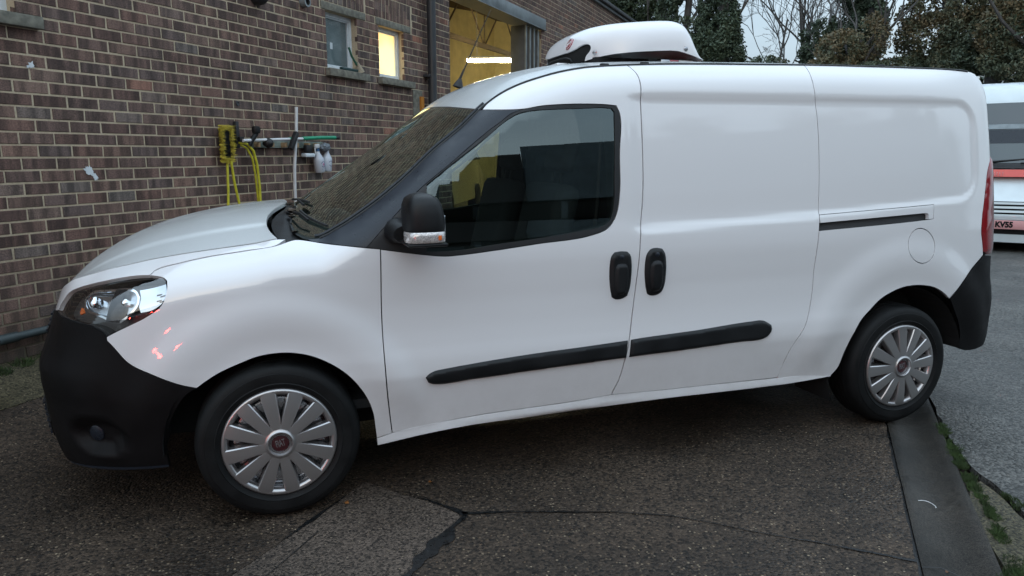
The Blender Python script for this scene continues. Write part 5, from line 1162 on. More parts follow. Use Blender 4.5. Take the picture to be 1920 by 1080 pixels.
M['channel'] = aggregate_mat('smooth_channel_concrete', (.010, .009, .0075), (.034, .028, .022), ((.06, .05, .04), (.10, .09, .08), (.08, .07, .06)), 260, .93, (.45, .75), .3, 2.2)
M['tar'] = mat('wet_tar', (.008, .0085, .009), .35, noise_s=40, noise_amt=.5, bump=.6, bump_s=120)
def g_pt(d, u):
    d = np.asarray(d, float).ravel(); u = np.asarray(u, float).ravel()
    x = BO.x + hz2.x*u + nz2.x*d; y = BO.y + hz2.y*u + nz2.y*d
    return np.stack([x, y, rise_v(d) + .004*np.sin(x*1.3 + y*.7)*0], -1)
def g_nr(d, u): return np.tile(np.array([0, 0, 1.]), (len(np.atleast_1d(d)), 1))
GR = (g_pt, g_nr)
def wob(d0, d1, u0, u1, a=.006, step=.12):
    P = []
    def seg(p, q):
        n_ = max(1, int(math.dist(p, q)/step))
        for k in range(n_):
            t = k/n_; x = p[0] + (q[0] - p[0])*t; y = p[1] + (q[1] - p[1])*t; f = 0 if k == 0 else 1
            nx = noise.noise(Vector((x*3, y*3, .3)))*a*f*2; ny = noise.noise(Vector((x*3, y*3, 9.1)))*a*f*2; P.append((x + nx, y + ny))
    seg((d0, u0), (d1, u0)); seg((d1, u0), (d1, u1)); seg((d1, u1), (d0, u1)); seg((d0, u1), (d0, u0)); return P
gnd = empty('yard_floor', (0, 0, 0)); gnd['kind'] = 'structure'
bm = bmesh.new()
for k in range(1): 
    g = bmesh.ops.create_grid(bm, x_segments=2, y_segments=2, size=150)
    for v in g['verts']: v.co.z = -.035
bm_obj('ground', bm, M['agg'], None)['kind'] = 'structure'
slabs = [(.0, .45, -5, .6, 'mossy', .08), (.0, .45, .61, 4.6, 'mossy', .08), (.0, .45, 4.61, 12, 'mossy', .12), (.0, .45, 12.01, 24, 'mossy', .12)]
for a, b in ((6.612, 11), (11.01, 16), (16.01, 24)): slabs.append((.458, 4.79, a, b, 'agg', .3))
slabs += [(.458, 2.590, -5, -1.603, 'agg', .3), (2.594, 3.143, -5, -1.603, 'agg2', .3), (3.150, 4.79, -5, -1.603, 'agg', .3)]
for d0, d1, u0, u1, mm, hh in slabs:
    panel('concrete_slab', wob(d0, d1, u0, u1), GR, M[mm], gnd, h=hh, bh=.14, thick=.03, smooth=False)
JC = [(2.594, 2.645), (2.85, 2.60), (3.147, 2.53), (3.30, 2.61), (3.49, 2.68), (3.70, 2.76), (3.92, 2.81), (4.3, 2.80), (4.79, 2.785)]
def wl(pts):
    out_ = []
    for (a_, b_), (c_, d_) in zip(pts, pts[1:]):
        n_ = max(1, int(math.dist((a_, b_), (c_, d_))/.035))
        for k in range(n_):
            t = k/n_; x, y = a_ + (c_ - a_)*t, b_ + (d_ - b_)*t; out_.append((x + .012*noise.noise(Vector((x*7, y*7, .3))) + .005*noise.noise(Vector((x*31, y*31, 2))), y + .012*noise.noise(Vector((x*7, y*7, 5.3))) + .005*noise.noise(Vector((x*31, y*31, 7)))))
    return out_
eB = [(2.592, 2.645), (2.592, -1.6)]; eA = [(3.147, 2.53), (3.147, -1.6)]
J1, J2 = JC[:3], JC[2:]
for nm_, P_, mm in (('B', wl([(.458, -1.6), (.458, 2.64), (1.5, 2.66), (2.592, 2.645)]) + wl(eB + [(.458, -1.6)]), 'agg'),
                    ('A', wl([(2.592, -1.6), (2.592, 2.645)]) + wl(J1) + wl([(3.147, 2.53), (3.147, -1.6), (2.592, -1.6)]), 'agg2'),
                    ('C', wl([(3.147, -1.6), (3.147, 2.53)]) + wl(J2 + [(4.79, -1.6), (3.147, -1.6)]), 'agg'),
                    ('D', wl([(.458, 6.6), (.458, 2.64), (1.5, 2.66), (2.592, 2.645)]) + wl(J1) + wl(J2 + [(4.79, 6.6), (.458, 6.6)]), 'agg')):
    panel('concrete_slab', P_, GR, M[mm], gnd, inset=.0016, h=.15, bh=.05, thick=.03, smooth=False)
# joint filler just below the slab tops
bmj = bmesh.new(); N_ = 26
ds = list(np.linspace(-.35, 1.25, 14)) + [4.80]
rows = [[bmj.verts.new((*UD(u, d), rise(d) - .012)) for u in (-6, 24)] for d in ds]
for a, b in zip(rows, rows[1:]): bmj.faces.new((a[0], b[0], b[1], a[1]))
bmesh.ops.recalc_face_normals(bmj, faces=bmj.faces); bm_obj('joint_filler', bmj, M['tar'], gnd)
# tar seams that have crept over the joints
def seam(name, pts, wd, seed):
    V, F = [], []; pts = resample(np.array(pts), .02, True, closed=False); n_ = len(pts)
    for i, p in enumerate(pts):
        t = pts[min(i + 1, n_ - 1)] - pts[max(i - 1, 0)]; t /= np.linalg.norm(t) + 1e-9; nn = np.array([-t[1], t[0]]); w1 = np.interp(i/n_, *wd)*.6
        a = w1*(.5 + .9*noise.noise(Vector((i*.22, seed, 0)))) ; b = w1*(.5 + .9*noise.noise(Vector((i*.19, seed + 5, 0))))
        for q in (p + nn*max(a + .004*noise.noise(Vector((i*.9, seed, 3))), .0022), p - nn*max(b + .004*noise.noise(Vector((i*.9, seed, 8))), .0022)):
            x, y = UD(q[1], q[0]); V.append((x, y, rise(q[0]) + .004))
    for i in range(n_ - 1): F.append((2*i, 2*i + 1, 2*i + 3, 2*i + 2))
    me = mesh_obj(name, V, F, M['tar'], gnd); me.data.flip_normals() if me.data.polygons[0].normal.z < 0 else None; return me
seam('tar_seam', [(3.147, 2.54), (3.15, 2.45), (3.155, 2.36), (3.15, 2.2), (3.147, 1.9), (3.147, 1.4)], ([0, .08, .16, .3, .5, 1], [.03, .03, .075, .10, .03, .008]), 1)
seam('tar_seam', [(3.13, 2.535), (3.2, 2.56), (3.30, 2.61), (3.49, 2.68), (3.70, 2.76)], ([0, .3, .6, 1], [.035, .012, .016, .002]), 2)
seam('tar_seam', [(2.9, 2.592), (3.05, 2.56), (3.147, 2.53)], ([0, .4, 1], [.004, .03, .05]), 3)
seam('tar_seam', [(2.60, 2.50), (2.60, 2.35), (2.595, 2.1)], ([0, .5, 1], [.004, .03, .004]), 4)
seam('tar_seam', [(3.49, 2.68), (3.70, 2.76), (3.92, 2.81), (4.3, 2.80), (4.55, 2.80), (4.79, 2.785)], ([0, .3, .5, .75, 1], [.005, .009, .003, .010, .03]), 9)
seam('crack', [(2.68, 2.2), (2.70, 1.8), (2.66, 1.3)], ([0, 1], [.004, .002]), 6)
# dished drainage channel
bm = bmesh.new(); prof = [(4.80, -.002), (4.815, .0), (4.845, -.010), (4.885, -.026), (4.925, -.033), (4.965, -.026), (5.00, -.010), (5.03, .004), (5.05, .003), (5.056, -.03)]
uus = list(np.arange(-5, 12, .09)); rows = []
for u in uus:
    rows.append([bm.verts.new((*UD(u, d + .003*noise.noise(Vector((u*2, d*9, 0)))), z + .0025*noise.noise(Vector((u*1.5, d*14, 3))))) for d, z in prof])
for a, b in zip(rows, rows[1:]):
    for j in range(len(prof) - 1): bm.faces.new((a[j], a[j + 1], b[j + 1], b[j]))
bmesh.ops.recalc_face_normals(bm, faces=bm.faces); ch = bm_obj('drain_channel', bm, M['channel'], gnd, 60)
for uj in (3.55, 2.75, 4.4): seam('crack', [(4.80, uj), (4.86, uj + .02), (4.93, uj - .03)], ([0, 1], [.005, .003]), uj)
# road beyond, ragged edge
re_ = [(5.062, 9), (5.06, 6), (5.062, 4.6), (5.075, 4.1), (5.10, 3.8), (5.19, 3.5), (5.23, 3.3), (5.31, 3.22), (5.36, 3.05), (5.40, 2.9), (5.38, 2.7), (5.30, 2.5), (5.15, 2.35), (5.09, 2.1), (5.07, 1.2), (5.07, -6)]
rg_ = []
for (a, b), (c, d) in zip(re_, re_[1:]):
    n_ = max(1, int(math.dist((a, b), (c, d))/.035))
    if b > 4.7 or d < 1.5: n_ = max(1, n_//8)
    for k in range(n_): t = k/n_; x, y = a + (c - a)*t, b + (d - b)*t; rg_.append((x + noise.noise(Vector((x*20, y*14, 0)))*.012, y + noise.noise(Vector((x*20, y*14, 4)))*.012))
panel('road', rg_ + [(5.07, -6), (30, -6), (30, 60), (-2, 60), (-2, 24.3), (5.05, 24.3)], GR, M['roadm'], None, h=1.2, bh=.6, thick=.03, off=.008, smooth=False)['kind'] = 'structure'
# broken apron piece between channel and road
panel('broken_edge_slab', [(5.075, 3.55), (5.12, 3.62), (5.17, 3.48), (5.22, 3.26), (5.29, 3.18), (5.345, 3.04), (5.375, 2.9), (5.36, 2.72), (5.25, 2.62), (5.08, 2.6)], GR, M['mossy'], gnd, h=.06, bh=.03, thick=.03, off=.002)
panel('broken_edge_slab', [(5.07, 2.57), (5.24, 2.59), (5.33, 2.66), (5.32, 2.55), (5.14, 2.38), (5.08, 2.15)], GR, M['agg2'], gnd, h=.06, bh=.03, thick=.03, off=.004)
# moss and grass
def tufts(name, spots, n, hgt, m):
    V, F, T_ = [], [], []
    for (d, u, r) in spots:
        for k in range(n):
            a, q = rng.uniform(0, 6.28), r*math.sqrt(rng.uniform()); dd, uu = d + q*math.cos(a)*.7, u + q*math.sin(a); x, y = UD(uu, dd); z = rise(dd)
            hh = hgt*rng.uniform(.4, 1.2); b = rng.uniform(0, 6.28); w_ = rng.uniform(.0012, .0028); lx, ly = rng.normal(0, .5, 2)*hh
            i = len(V); V += [(x - w_*math.cos(b), y - w_*math.sin(b), z - .005), (x + w_*math.cos(b), y + w_*math.sin(b), z - .005), (x + lx*.5 + w_*.7*math.cos(b), y + ly*.5, z + hh*.6), (x + lx, y + ly, z + hh)]; F += [(i, i + 1, i + 2), (i, i + 2, i + 3)]
    return mesh_obj(name, V, F, m, None)
gm_ = mat('moss_green', (.035, .060, .014), .8, noise_s=14, noise_amt=.5)
sp = []
for k in range(46):
    u = rng.uniform(3.05, 4.35); d = np.interp(u, [2.3, 2.9, 3.2, 3.5, 3.8, 4.3], [5.08, 5.10, 5.10, 5.085, 5.07, 5.06]); sp.append((d + rng.normal(0, .008), u, rng.uniform(.015, .045)))
for k in range(34):
    u = rng.uniform(2.4, 3.5); d = np.interp(u, [2.4, 2.7, 2.9, 3.05, 3.22, 3.5], [5.25, 5.38, 5.395, 5.35, 5.30, 5.18]); sp.append((d + rng.normal(0, .006), u, rng.uniform(.01, .035)))
for k in range(14): u = rng.uniform(2.35, 2.9); sp.append((5.10 + rng.normal(0, .02), u, rng.uniform(.03, .06)))
t_ = tufts('grass', sp, 150, .016, gm_); t_['kind'] = 'stuff'; t_['label'] = 'moss and short grass in the cracks beside the drainage channel'
t_ = tufts('grass', [(.06, 2.9, .06), (.05, 3.05, .04), (.10, 2.75, .05), (.04, 3.3, .03), (.03, 3.6, .02), (.3, 2.95, .02)], 160, .035, gm_); t_['kind'] = 'stuff'; t_['label'] = 'small green weeds at the foot of the brick wall'
# fallen leaves
def leaf(px, py, pz, s, rot, label, col):
    bm = bmesh.new(); out_ = []
    for k in range(30):
        a = 2*PI*k/30; r = s*(.55 + .35*abs(math.sin(2.5*a)) + .1*math.sin(9*a)); out_.append(bm.verts.new((r*math.cos(a), r*math.sin(a)*.85, s*.18*math.sin(2*a + rot) + .002)))
    c = bm.verts.new((0, 0, .003))
    for k in range(30): bm.faces.new((c, out_[k], out_[(k + 1) % 30]))
    o = bm_obj('fallen_leaf', bm, col, None, 60); o.location = (px, py, pz); o.rotation_euler = (.08, -.05, rot); tag(o, label, 'leaf', 'fallen leaves'); return o
lo_ = mat('orange_leaf', (.26, .10, .025), .55, noise_s=60, noise_amt=.4); lb = mat('brown_leaf', (.12, .055, .025), .6, noise_s=60, noise_amt=.4)
leaf(3.245, -1.02, -.015, .026, .4, 'orange fallen leaf in the channel right behind the rear tyre', lo_)
leaf(2.185, -2.02, -.028, .036, 1.4, 'brown curled leaf lying in the channel nearest the camera', lb)
leaf(.245, -.86, .004, .014, .1, 'small reddish leaf fragment beside the front tyre on the pale slab', lo_)
leaf(.62, -.78, .004, .012, 2.1, 'tiny orange leaf near the slab corner below the front door', lo_)
leaf(-.62, -1.30, .004, .010, 1.0, 'tiny yellow leaf on the dark slab left of the front wheel', mat('yellow_leaf', (.40, .24, .04), .6))
tw = tube('white_twig', [Vector((2.50 + .035*math.sin(a) + .01*a, -1.64 + .035*math.cos(a), -.016 + .004*math.sin(a*2))) for a in np.linspace(-.6, 3.0, 12)], .0013, M['whiteplain'], None, 5); tag(tw, 'curled white string lying in the drainage channel', 'string')

# ---------------------------------------------------------------- van parked behind
az = .322 + math.atan((1904 - 960)/fpx)
bv = empty('parked_van', (CAM.x + 12.5*math.sin(az), CAM.y + 12.5*math.cos(az), 0), -az, 'white high roof van facing the camera at the right edge, number plate starting KV55', 'van')
bp = mat('parked_van_paint', (.60, .66, .68), .35, coat=.7, noise_s=4, noise_amt=.08)
pv = [(-.02, .28), (-.04, .50), (.02, .70), (.10, .76), (.32, 1.0), (.42, 1.14), (.52, 1.18), (.82, 1.70), (.88, 1.78), (1.05, 2.09), (1.22, 2.30), (1.6, 2.42), (2.4, 2.46), (5.0, 2.46), (5.15, 2.3), (5.2, .35)]
bm = bmesh.new(); rows = []
for x_, k_ in ((-1.0, .90), (-.985, .97), (-.9, 1.0), (.9, 1.0), (.985, .97), (1.0, .90)):
    rows.append([bm.verts.new((x_*(1 if z < 1.2 else 1 - .10*(z - 1.2)), y + (1 - k_)*1.0 + .10*(x_*x_), z if z < 2.0 else 2.0 + (z - 2.0)*k_)) for y, z in pv])
for a, b in zip(rows, rows[1:]):
    for j in range(len(pv)): bm.faces.new((a[j], b[j], b[(j + 1) % len(pv)], a[(j + 1) % len(pv)]))
bm.faces.new(rows[0]); bm.faces.new(list(reversed(rows[-1]))); bmesh.ops.recalc_face_normals(bm, faces=bm.faces); bm_obj('body', bm, bp, bv, 32)
def vquad(name, pts, m, par=bv, th=.02):
    f = bmesh.new(); a = [f.verts.new(p) for p in pts]; n_ = (Vector(pts[1]) - Vector(pts[0])).cross(Vector(pts[2]) - Vector(pts[0])).normalized(); b = [f.verts.new(Vector(p) + n_*th) for p in pts]
    f.faces.new(b); f.faces.new(list(reversed(a)))
    for k in range(len(pts)): f.faces.new((a[k], a[(k + 1) % len(pts)], b[(k + 1) % len(pts)], b[k]))
    bmesh.ops.recalc_face_normals(f, faces=f.faces); return bm_obj(name, f, m, par, 30)
dg = mat('dark_van_glass', (.030, .045, .048), .12, coat=1); dg2 = mat('smoked_upper_glass', (.065, .075, .08), .25, coat=.5)
def yat(z, x=0): return float(np.interp(z, [p[1] for p in pv[:13]], [p[0] for p in pv[:13]])) + .03 + .10*x*x
def strip(name, z0, z1, w0, w1, m, o_=.0, n_=8, rows_=4):
    bm = bmesh.new(); R = []
    for i in range(rows_ + 1):
        z = z0 + (z1 - z0)*i/rows_; w_ = w0 + (w1 - w0)*i/rows_; R.append([bm.verts.new((w_*(2*k/n_ - 1), yat(z, w_*(2*k/n_ - 1)) - .035 - o_, z + o_*.3)) for k in range(n_ + 1)])
    for a, b in zip(R, R[1:]):
        for k in range(n_): bm.faces.new((a[k], a[k + 1], b[k + 1], b[k]))
    g = bmesh.ops.extrude_face_region(bm, geom=bm.faces[:])
    for v in g['geom']:
        if isinstance(v, bmesh.types.BMVert): v.co.y += .03 + o_*.6
    bmesh.ops.recalc_face_normals(bm, faces=bm.faces); return bm_obj(name, bm, m, bv, 30)
strip('windscreen', 1.22, 1.70, .86, .80, dg, .004); strip('screen_shade', 1.50, 1.695, .81, .80, M['trim'], .006); strip('screen_bar', 1.705, 1.775, .82, .80, M['steelgrey'], .012); strip('upper_screen', 1.78, 2.09, .80, .74, dg2, .004)
strip('scuttle', 1.15, 1.215, .86, .86, M['rubber'], .008)
strip('red_bonnet_strip', 1.03, 1.13, .74, .82, mat('faded_red_paint', (.62, .09, .07), .4), .006)
for k in range(5): box('badge_fin', (-.34 + k*.035, .28 - .0, 1.045 + .001*k), (-.335 + k*.035, .31, 1.10), M['chrome'], bv)
for z_ in (.545, .60, .655): strip('grille_slat', z_, z_ + .03, .62, .64, bp, .03, rows_=1)
strip('grille_back', .53, .70, .66, .68, M['void'], .004)
strip('lower_intake', .25, .44, .80, .82, M['void'], .004); strip('bumper_bar', .13, .24, .9, .9, bp, .05); strip('bumper_face', .445, .52, .84, .84, bp, .03)
box('intake_post', (-.30, -.06, .24), (-.24, .02, .44), bp, bv)
pt_ = box('number_plate', (-.26, -.115, .33), (.26, -.10, .45), mat('red_lit_white_plate', (.72, .36, .36), .4), bv, .003)  # white plate, with the pink of red light put into its colour
text_mesh('plate_text', 'KV55', .105, M['void'], Matrix.Translation((-.115, -.117, .390)) @ Matrix.Rotation(PI/2, 4, 'X'), pt_, .001, .88, .006)
tube('wiper', [(-.6, yat(1.24) - .06, 1.22), (.1, yat(1.30) - .05, 1.28)], .014, M['rubber'], bv, 6); tube('wiper', [(.0, yat(1.24) - .06, 1.22), (.7, yat(1.30) - .02, 1.27)], .014, M['rubber'], bv, 6)
for sg in (-1, 1):
    vquad('headlamp', [(sg*.70, .06, .74), (sg*.95, .14, .74), (sg*.93, .20, .92), (sg*.76, .14, .90)][::sg], M['clearpl'])
    for y_ in (.95, 4.1): lathe('wheel', [(0, .12), (.2, .13), (.33, .12), (.345, -.1), (0, -.12)], M['tyre'], bv, 28, 'y', Matrix.Translation((sg*.85, y_, .335)) @ Matrix.Rotation(PI/2*-sg, 4, 'Z'))
box('van_underbody', (-.85, .1, .18), (.85, 5.0, .34), M['void'], bv)

# ---------------------------------------------------------------- buildings and car across the yard, seen mirrored in the van's flank
os_ = empty('opposite_shed', (0, -16, 0), .33, 'long dark shed across the yard with grey fascia and pale posts', 'shed')
sh_ = mat('dark_shed_cladding', (.030, .024, .022), .7, noise_s=2, noise_amt=.3); fs = mat('grey_fascia_sheet', (.12, .14, .15), .5, noise_s=3, noise_amt=.2)
box('shed_wall', (-26, -6, 0), (18, -.6, 3.4), sh_, os_); box('fascia', (6.0, -6, 3.42), (18, -.2, 5.7), fs, os_); box('roof_edge', (-26, -6.2, 3.42), (5.98, .0, 5.3), sh_, os_)
for k in range(12): box('post', (-8.6 + k*2.2, -.58, 0), (-8.45 + k*2.2, -.40, 3.38), fs, os_)
for k in range(10): box('shutter', (-8.3 + k*2.2, -.595, .1), (-6.7 + k*2.2, -.52, 2.9), M['doorleaf'] if k % 3 else mat('brick_red_shutter', (.10, .03, .025), .7) if k == 0 else M['doorleaf'], os_)
bc = empty('braking_car', (-5.2, -8.2, 0), -.5, 'dark hatchback across the yard with both brake lamps lit', 'car')
prof = [(-2.0, .30), (-2.05, .7), (-1.0, .92), (-.5, 1.38), (.6, 1.45), (1.5, 1.38), (1.95, .98), (2.0, .35)]
bm = bmesh.new(); rows = []
for xx, sc_ in ((-.82, .96), (-.76, 1.0), (.76, 1.0), (.82, .96)): rows.append([bm.verts.new((xx*(1 if z < 1 else .84), y*sc_, .3 + (z - .3)*sc_)) for y, z in prof])
for a, b in zip(rows, rows[1:]):
    for j in range(len(prof)): bm.faces.new((a[j], a[(j + 1) % len(prof)], b[(j + 1) % len(prof)], b[j]))
bm.faces.new(rows[0]); bm.faces.new(rows[-1]); bmesh.ops.recalc_face_normals(bm, faces=bm.faces); bm_obj('body', bm, mat('dark_blue_car_paint', (.02, .025, .04), .3, coat=1), bc, 30)
rl = mat('lit_brake_lamp', (.6, .02, .02), .4, emit=(1, .05, .035), estr=30)
for sg in (-1, 1): box('brake_lamp', (sg*.62 - .11, 1.92, .78), (sg*.62 + .11, 1.99, .96), rl, bc, .02)
box('rear_glass', (-.55, 1.60, 1.02), (.55, 1.66, 1.30), M['void'], bc)
for x in (-.72, .72):
    for y in (-1.25, 1.3): lathe('wheel', [(0, .1), (.2, .11), (.30, .1), (.31, -.08), (0, -.1)], M['tyre'], bc, 24, 'y', Matrix.Translation((x, y, .31)) @ Matrix.Rotation(PI/2*(-1 if x > 0 else 1), 4, 'Z'))

# ---------------------------------------------------------------- trees
def leafmat(name, cols):
    m, n, l, p = nodes_mat(name); a = n.new('ShaderNodeAttribute'); a.attribute_name = 'tone'; r = n.new('ShaderNodeValToRGB'); e = r.color_ramp.elements; e[0].position = 0; e[0].color = (*cols[0], 1); e[1].position = 1; e[1].color = (*cols[-1], 1)
    for i, c in enumerate(cols[1:-1]): q = e.new((i + 1)/(len(cols) - 1)); q.color = (*c, 1)
    l.new(a.outputs['Fac'], r.inputs[0]); l.new(r.outputs[0], p.inputs['Base Color']); p.inputs['Roughness'].default_value = .65; return m
ivy = leafmat('ivy_leaves', [(.030, .050, .034), (.048, .074, .046), (.066, .094, .054), (.088, .110, .070)])
aut = leafmat('autumn_leaves', [(.060, .090, .066), (.080, .108, .070), (.100, .118, .072), (.135, .130, .074), (.19, .135, .068), (.12, .115, .078)])
bark = mat('grey_bark', (.085, .082, .08), .9, noise_s=9, noise_amt=.35, bump=.7, bump_s=40)
def AT(px, dist, z=0.):
    a = .322 + math.atan((px - 960)/fpx); return Vector((CAM.x + dist*math.sin(a), CAM.y + dist*math.cos(a), z))
def foliage(name, blobs, m, parent, tone=(.0, 1.)):
    V, T_ = [], []
    for (c, r, n_, sz, tm) in blobs:
        c = np.array(c); q = rng.normal(size=(n_, 3)); q /= np.linalg.norm(q, axis=1)[:, None]; rad = rng.uniform(.35, 1.0, n_)**.6
        P = c + q*rad[:, None]*np.array(r)
        # ragged outline: pull in or push out with noise, and open gaps
        g = np.array([noise.noise(Vector(p)*1.15) for p in P]); g2 = np.array([noise.noise(Vector(p)*3.1 + Vector((7, 0, 0))) for p in P])
        P = P + q*(g[:, None]*.28*np.array(r)); keep = (g2 + g*.6) > -.11; P = P[keep]; g = g[keep]; g2 = g2[keep]; k = len(P)
        a = rng.normal(size=(k, 3)); a /= np.linalg.norm(a, axis=1)[:, None]; b = np.cross(a, rng.normal(size=(k, 3))); b /= np.linalg.norm(b, axis=1)[:, None]
        s = sz*rng.uniform(.5, 1.3, k)[:, None]
        V.append(np.stack([P - a*s, P - b*s*.45, P + a*s, P + b*s*.45], 1)); T_.append(np.clip(tm + g*.5 + g2*.35 + rng.normal(0, .12, k), 0, 1))
    V = np.concatenate(V).reshape(-1, 3); T_ = np.concatenate(T_); nq = len(T_)
    me = bpy.data.meshes.new(name); me.vertices.add(nq*4); me.vertices.foreach_set('co', V.astype(np.float32).ravel()); me.loops.add(nq*4); me.loops.foreach_set('vertex_index', np.arange(nq*4, dtype=np.int32))
    me.polygons.add(nq); me.polygons.foreach_set('loop_start', np.arange(0, nq*4, 4, dtype=np.int32)); me.polygons.foreach_set('loop_total', np.full(nq, 4, np.int32)); me.update(calc_edges=True)
    at = me.attributes.new('tone', 'FLOAT', 'FACE'); at.data.foreach_set('value', T_.astype(np.float32)); me.materials.append(m); return link(bpy.data.objects.new(name, me), parent)
def limbs(bm, p, d, L, r, depth, spread=.5, droop=0., kids=3, up=.12):
    n_ = 5; pts = [p.copy()]; q = p.copy(); dd = d.normalized()
    for k in range(n_):
        dd = (dd + Vector(rng.normal(0, .13, 3)) + Vector((0, 0, up*.3 - droop*.2))).normalized(); q = q + dd*(L/n_); pts.append(q.copy())
    add_tube(bm, pts, max(r, .006), 6 if r > .04 else (4 if r > .012 else 3), False, r1=max(r*.6, .005))
    if depth > 0:
        for k in range(kids):
            i = rng.integers(2, n_ + 1) if k else n_; s = Vector(rng.normal(0, 1, 3)); s = (s - dd*s.dot(dd)).normalized()
            limbs(bm, pts[i], (dd + s*spread*rng.uniform(.6, 1.3)).normalized(), L*rng.uniform(.55, .8), r*.55, depth - 1, spread, droop, kids, up)
def tree(base, label, trunk_h, tr, blobs, lm, lean=(0, 0), twig=3, cat='tree', seedoff=0, lblob=True, spread=.5, kids=3, extra=()):
    t = empty('tree', base, 0, label, cat, 'trees beyond the yard')
    bm = bmesh.new(); top = Vector((lean[0], lean[1], trunk_h)); pts = [Vector((0, 0, -.1)), top*.3 + Vector(rng.normal(0, .06, 3)), top*.65 + Vector(rng.normal(0, .1, 3)), top]; add_tube(bm, pts, tr, 10, r1=tr*.55); bm_obj('trunk', bm, bark, t, 60)
    bm = bmesh.new()
    for k in range(kids + 2):
        f = rng.uniform(.45, 1.0); a = rng.uniform(0, 6.28); limbs(bm, top*f, Vector((math.cos(a)*.6, math.sin(a)*.6, .8)), trunk_h*.36, min(tr*.5, .05), twig, spread, 0, kids)
    for (o_, d_, L_, r_, dep) in extra: limbs(bm, Vector(o_), Vector(d_), L_, r_, dep, spread, 0, kids)
    bm_obj('branches', bm, bark, t)
    if blobs: foliage('crown', blobs, lm, t)
    return t
def W(px, dist, py, base):  # offset from the base of the point seen at (px, py)
    zc = None; a = math.atan((px - 960)/fpx); d = (_f2*1 + _r3*((px - 960)/fpx) + _u3*((540 - py)/fpx)); s = dist/math.hypot(d.x, d.y); return CAM + d*s - base
def blobs_at(base, dist, L):
    out_ = []
    for (px, py, rx, rz, n_, sz, tm) in L:
        c = W(px, dist, py, base); k = dist*.00068   # metres per photo pixel, about
        out_.append(((c.x, c.y, c.z), (rx*k, max(rx*k, .9), rz*k), n_, sz, tm))
    return out_
D = 27
b = AT(1345, D); tree(b, 'dense dark ivy covered tree right of the cooling pod', 8, .28, blobs_at(b, D, [(1345, 95, 50, 52, 20000, .06, .35), (1350, 25, 34, 56, 13000, .06, .3), (1328, 65, 30, 44, 8000, .06, .5), (1362, -50, 38, 50, 7000, .06, .4), (1300, 110, 26, 26, 4000, .06, .5)]), ivy, twig=2)
b = AT(1215, D + 3); tree(b, 'ivy covered tree leaning above the far end of the brick wall', 8, .3, blobs_at(b, D + 3, [(1195, 15, 44, 40, 14000, .06, .55), (1160, 0, 34, 40, 9000, .06, .4), (1150, -60, 80, 45, 9000, .07, .4)]), ivy, lean=(.6, .3), twig=3)
b = AT(1262, D + 1); tree(b, 'thin ivy clad leaning stem between the two dark trees', 8.5, .18, blobs_at(b, D + 1, [(1252, 20, 11, 34, 2200, .075, .3), (1266, -12, 14, 26, 1800, .075, .35), (1290, 55, 30, 26, 1200, .07, .75)]), ivy, lean=(.5, -.2), twig=3)
b = AT(1475, D + 4); tree(b, 'bare tree with fine upswept twigs against the sky', 6.5, .07, None, None, lean=(.5, .3), twig=5, spread=.5, kids=3)
b = AT(1430, D + 2); tree(b, 'bare tree rising behind the low bush', 6, .06, None, None, lean=(.8, .2), twig=5, spread=.45, kids=3)
b = AT(1520, D + 3); tree(b, 'bare tree with long crossing limbs left of the ivy column', 7, .08, None, None, lean=(-.8, .3), twig=5, spread=.55, kids=3)
b = AT(1440, D - 1); tree(b, 'low brown bush behind the van roof', 1.5, .08, blobs_at(b, D - 1, [(1432, 128, 34, 22, 3000, .06, .15)]), aut, cat='bush', twig=2)
b = AT(1536, D); tree(b, 'small pointed ivy clad stump tree', 5.5, .16, blobs_at(b, D, [(1537, 105, 24, 30, 3800, .07, .3), (1536, 62, 10, 26, 1600, .07, .3)]), ivy, twig=1)
b = AT(1612, D - 1); tree(b, 'tall ivy column tree with rusty leaves at its side', 9, .3, blobs_at(b, D - 1, [(1615, 65, 30, 66, 15000, .06, .3), (1612, -20, 28, 50, 8000, .06, .3)]), ivy, twig=3)
b = AT(1590, D - 2.5); tree(b, 'rusty leaved young tree in front of the ivy column', 4.5, .12, blobs_at(b, D - 2.5, [(1580, 92, 34, 32, 6500, .05, .55), (1626, 80, 14, 48, 3500, .05, .65), (1560, 122, 36, 16, 3600, .05, .6), (1640, 128, 50, 12, 3500, .05, .3)]), aut, twig=3)
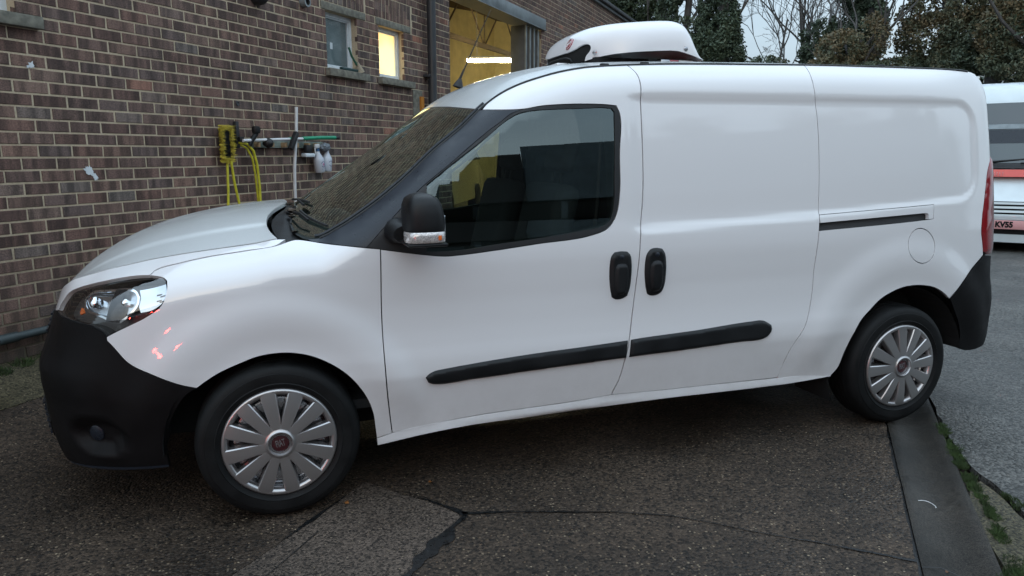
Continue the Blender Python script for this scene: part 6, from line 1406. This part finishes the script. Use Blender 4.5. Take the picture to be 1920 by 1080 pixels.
b = AT(1735, D - 1); tree(b, 'broad tree with thinning orange and green leaves', 8, .22, blobs_at(b, D - 1, [(1733, 75, 30, 46, 7500, .055, .45), (1728, 20, 26, 30, 4500, .055, .6), (1760, 112, 48, 26, 6000, .055, .3), (1690, 122, 34, 14, 2600, .055, .35), (1735, -40, 40, 40, 3500, .06, .55)]), aut, twig=3)
b = AT(1840, D - 2); tree(b, 'dense green and russet tree above the parked van roof', 8, .26, blobs_at(b, D - 2, [(1825, 70, 44, 46, 12000, .055, .35), (1815, 112, 56, 26, 8000, .055, .25), (1838, 5, 48, 40, 9000, .055, .5)]), aut, twig=3)
b = AT(1915, D - 3); tree(b, 'russet tree at the right edge of the picture', 7.5, .24, blobs_at(b, D - 3, [(1905, 60, 48, 48, 12000, .055, .5), (1925, 120, 70, 34, 9000, .055, .35), (1945, 0, 60, 50, 8000, .055, .5)]), aut, twig=3)
b = AT(2060, D - 2); tree(b, 'dark tree just past the right edge', 8, .26, [((0, 0, 6), (3.2, 3.2, 4), 9000, .11, .35)], ivy, twig=2)
# overgrown bank that closes the yard below the crowns
hb_ = []
for k in range(46):
    c = AT(1060 + k*32, 30 + 1.5*math.sin(k*1.7)); hb_.append(((c.x, c.y, 2.0 + .3*math.sin(k*2.3)), (1.4, 1.3, 2.5 + .3*math.sin(k*1.1)), 1500, .11, .3 + .3*math.sin(k*.9)))
hg = foliage('hedge', hb_, aut, None); hg['kind'] = 'stuff'; hg['label'] = 'overgrown green and brown bank under the trees beyond the yard'
# belt of tall trees behind the shed and the camera, mirrored in the paint
nm_ = ['tallest', 'short round', 'broad', 'narrow', 'leaning', 'dark twin topped', 'ragged', 'low spreading', 'pale topped']
for k in range(9):
    x = 19 + k*4.2; hh_ = [12.5, 10, 13.5, 11.5, 14.5, 12.8, 15, 11.5, 14][k]
    tree(Vector((x, -27 - 2.5*(k % 2), 0)), nm_[k] + ' distant tree behind the opposite shed', hh_*.7, .3, [((0, 0, hh_*.62), (3.1, 2.4, hh_*.36), 5200, .24, .35), ((.8 - k % 3, 0, hh_*.25), (3.4, 2.4, hh_*.25), 2500, .24, .3)], ivy, twig=1)
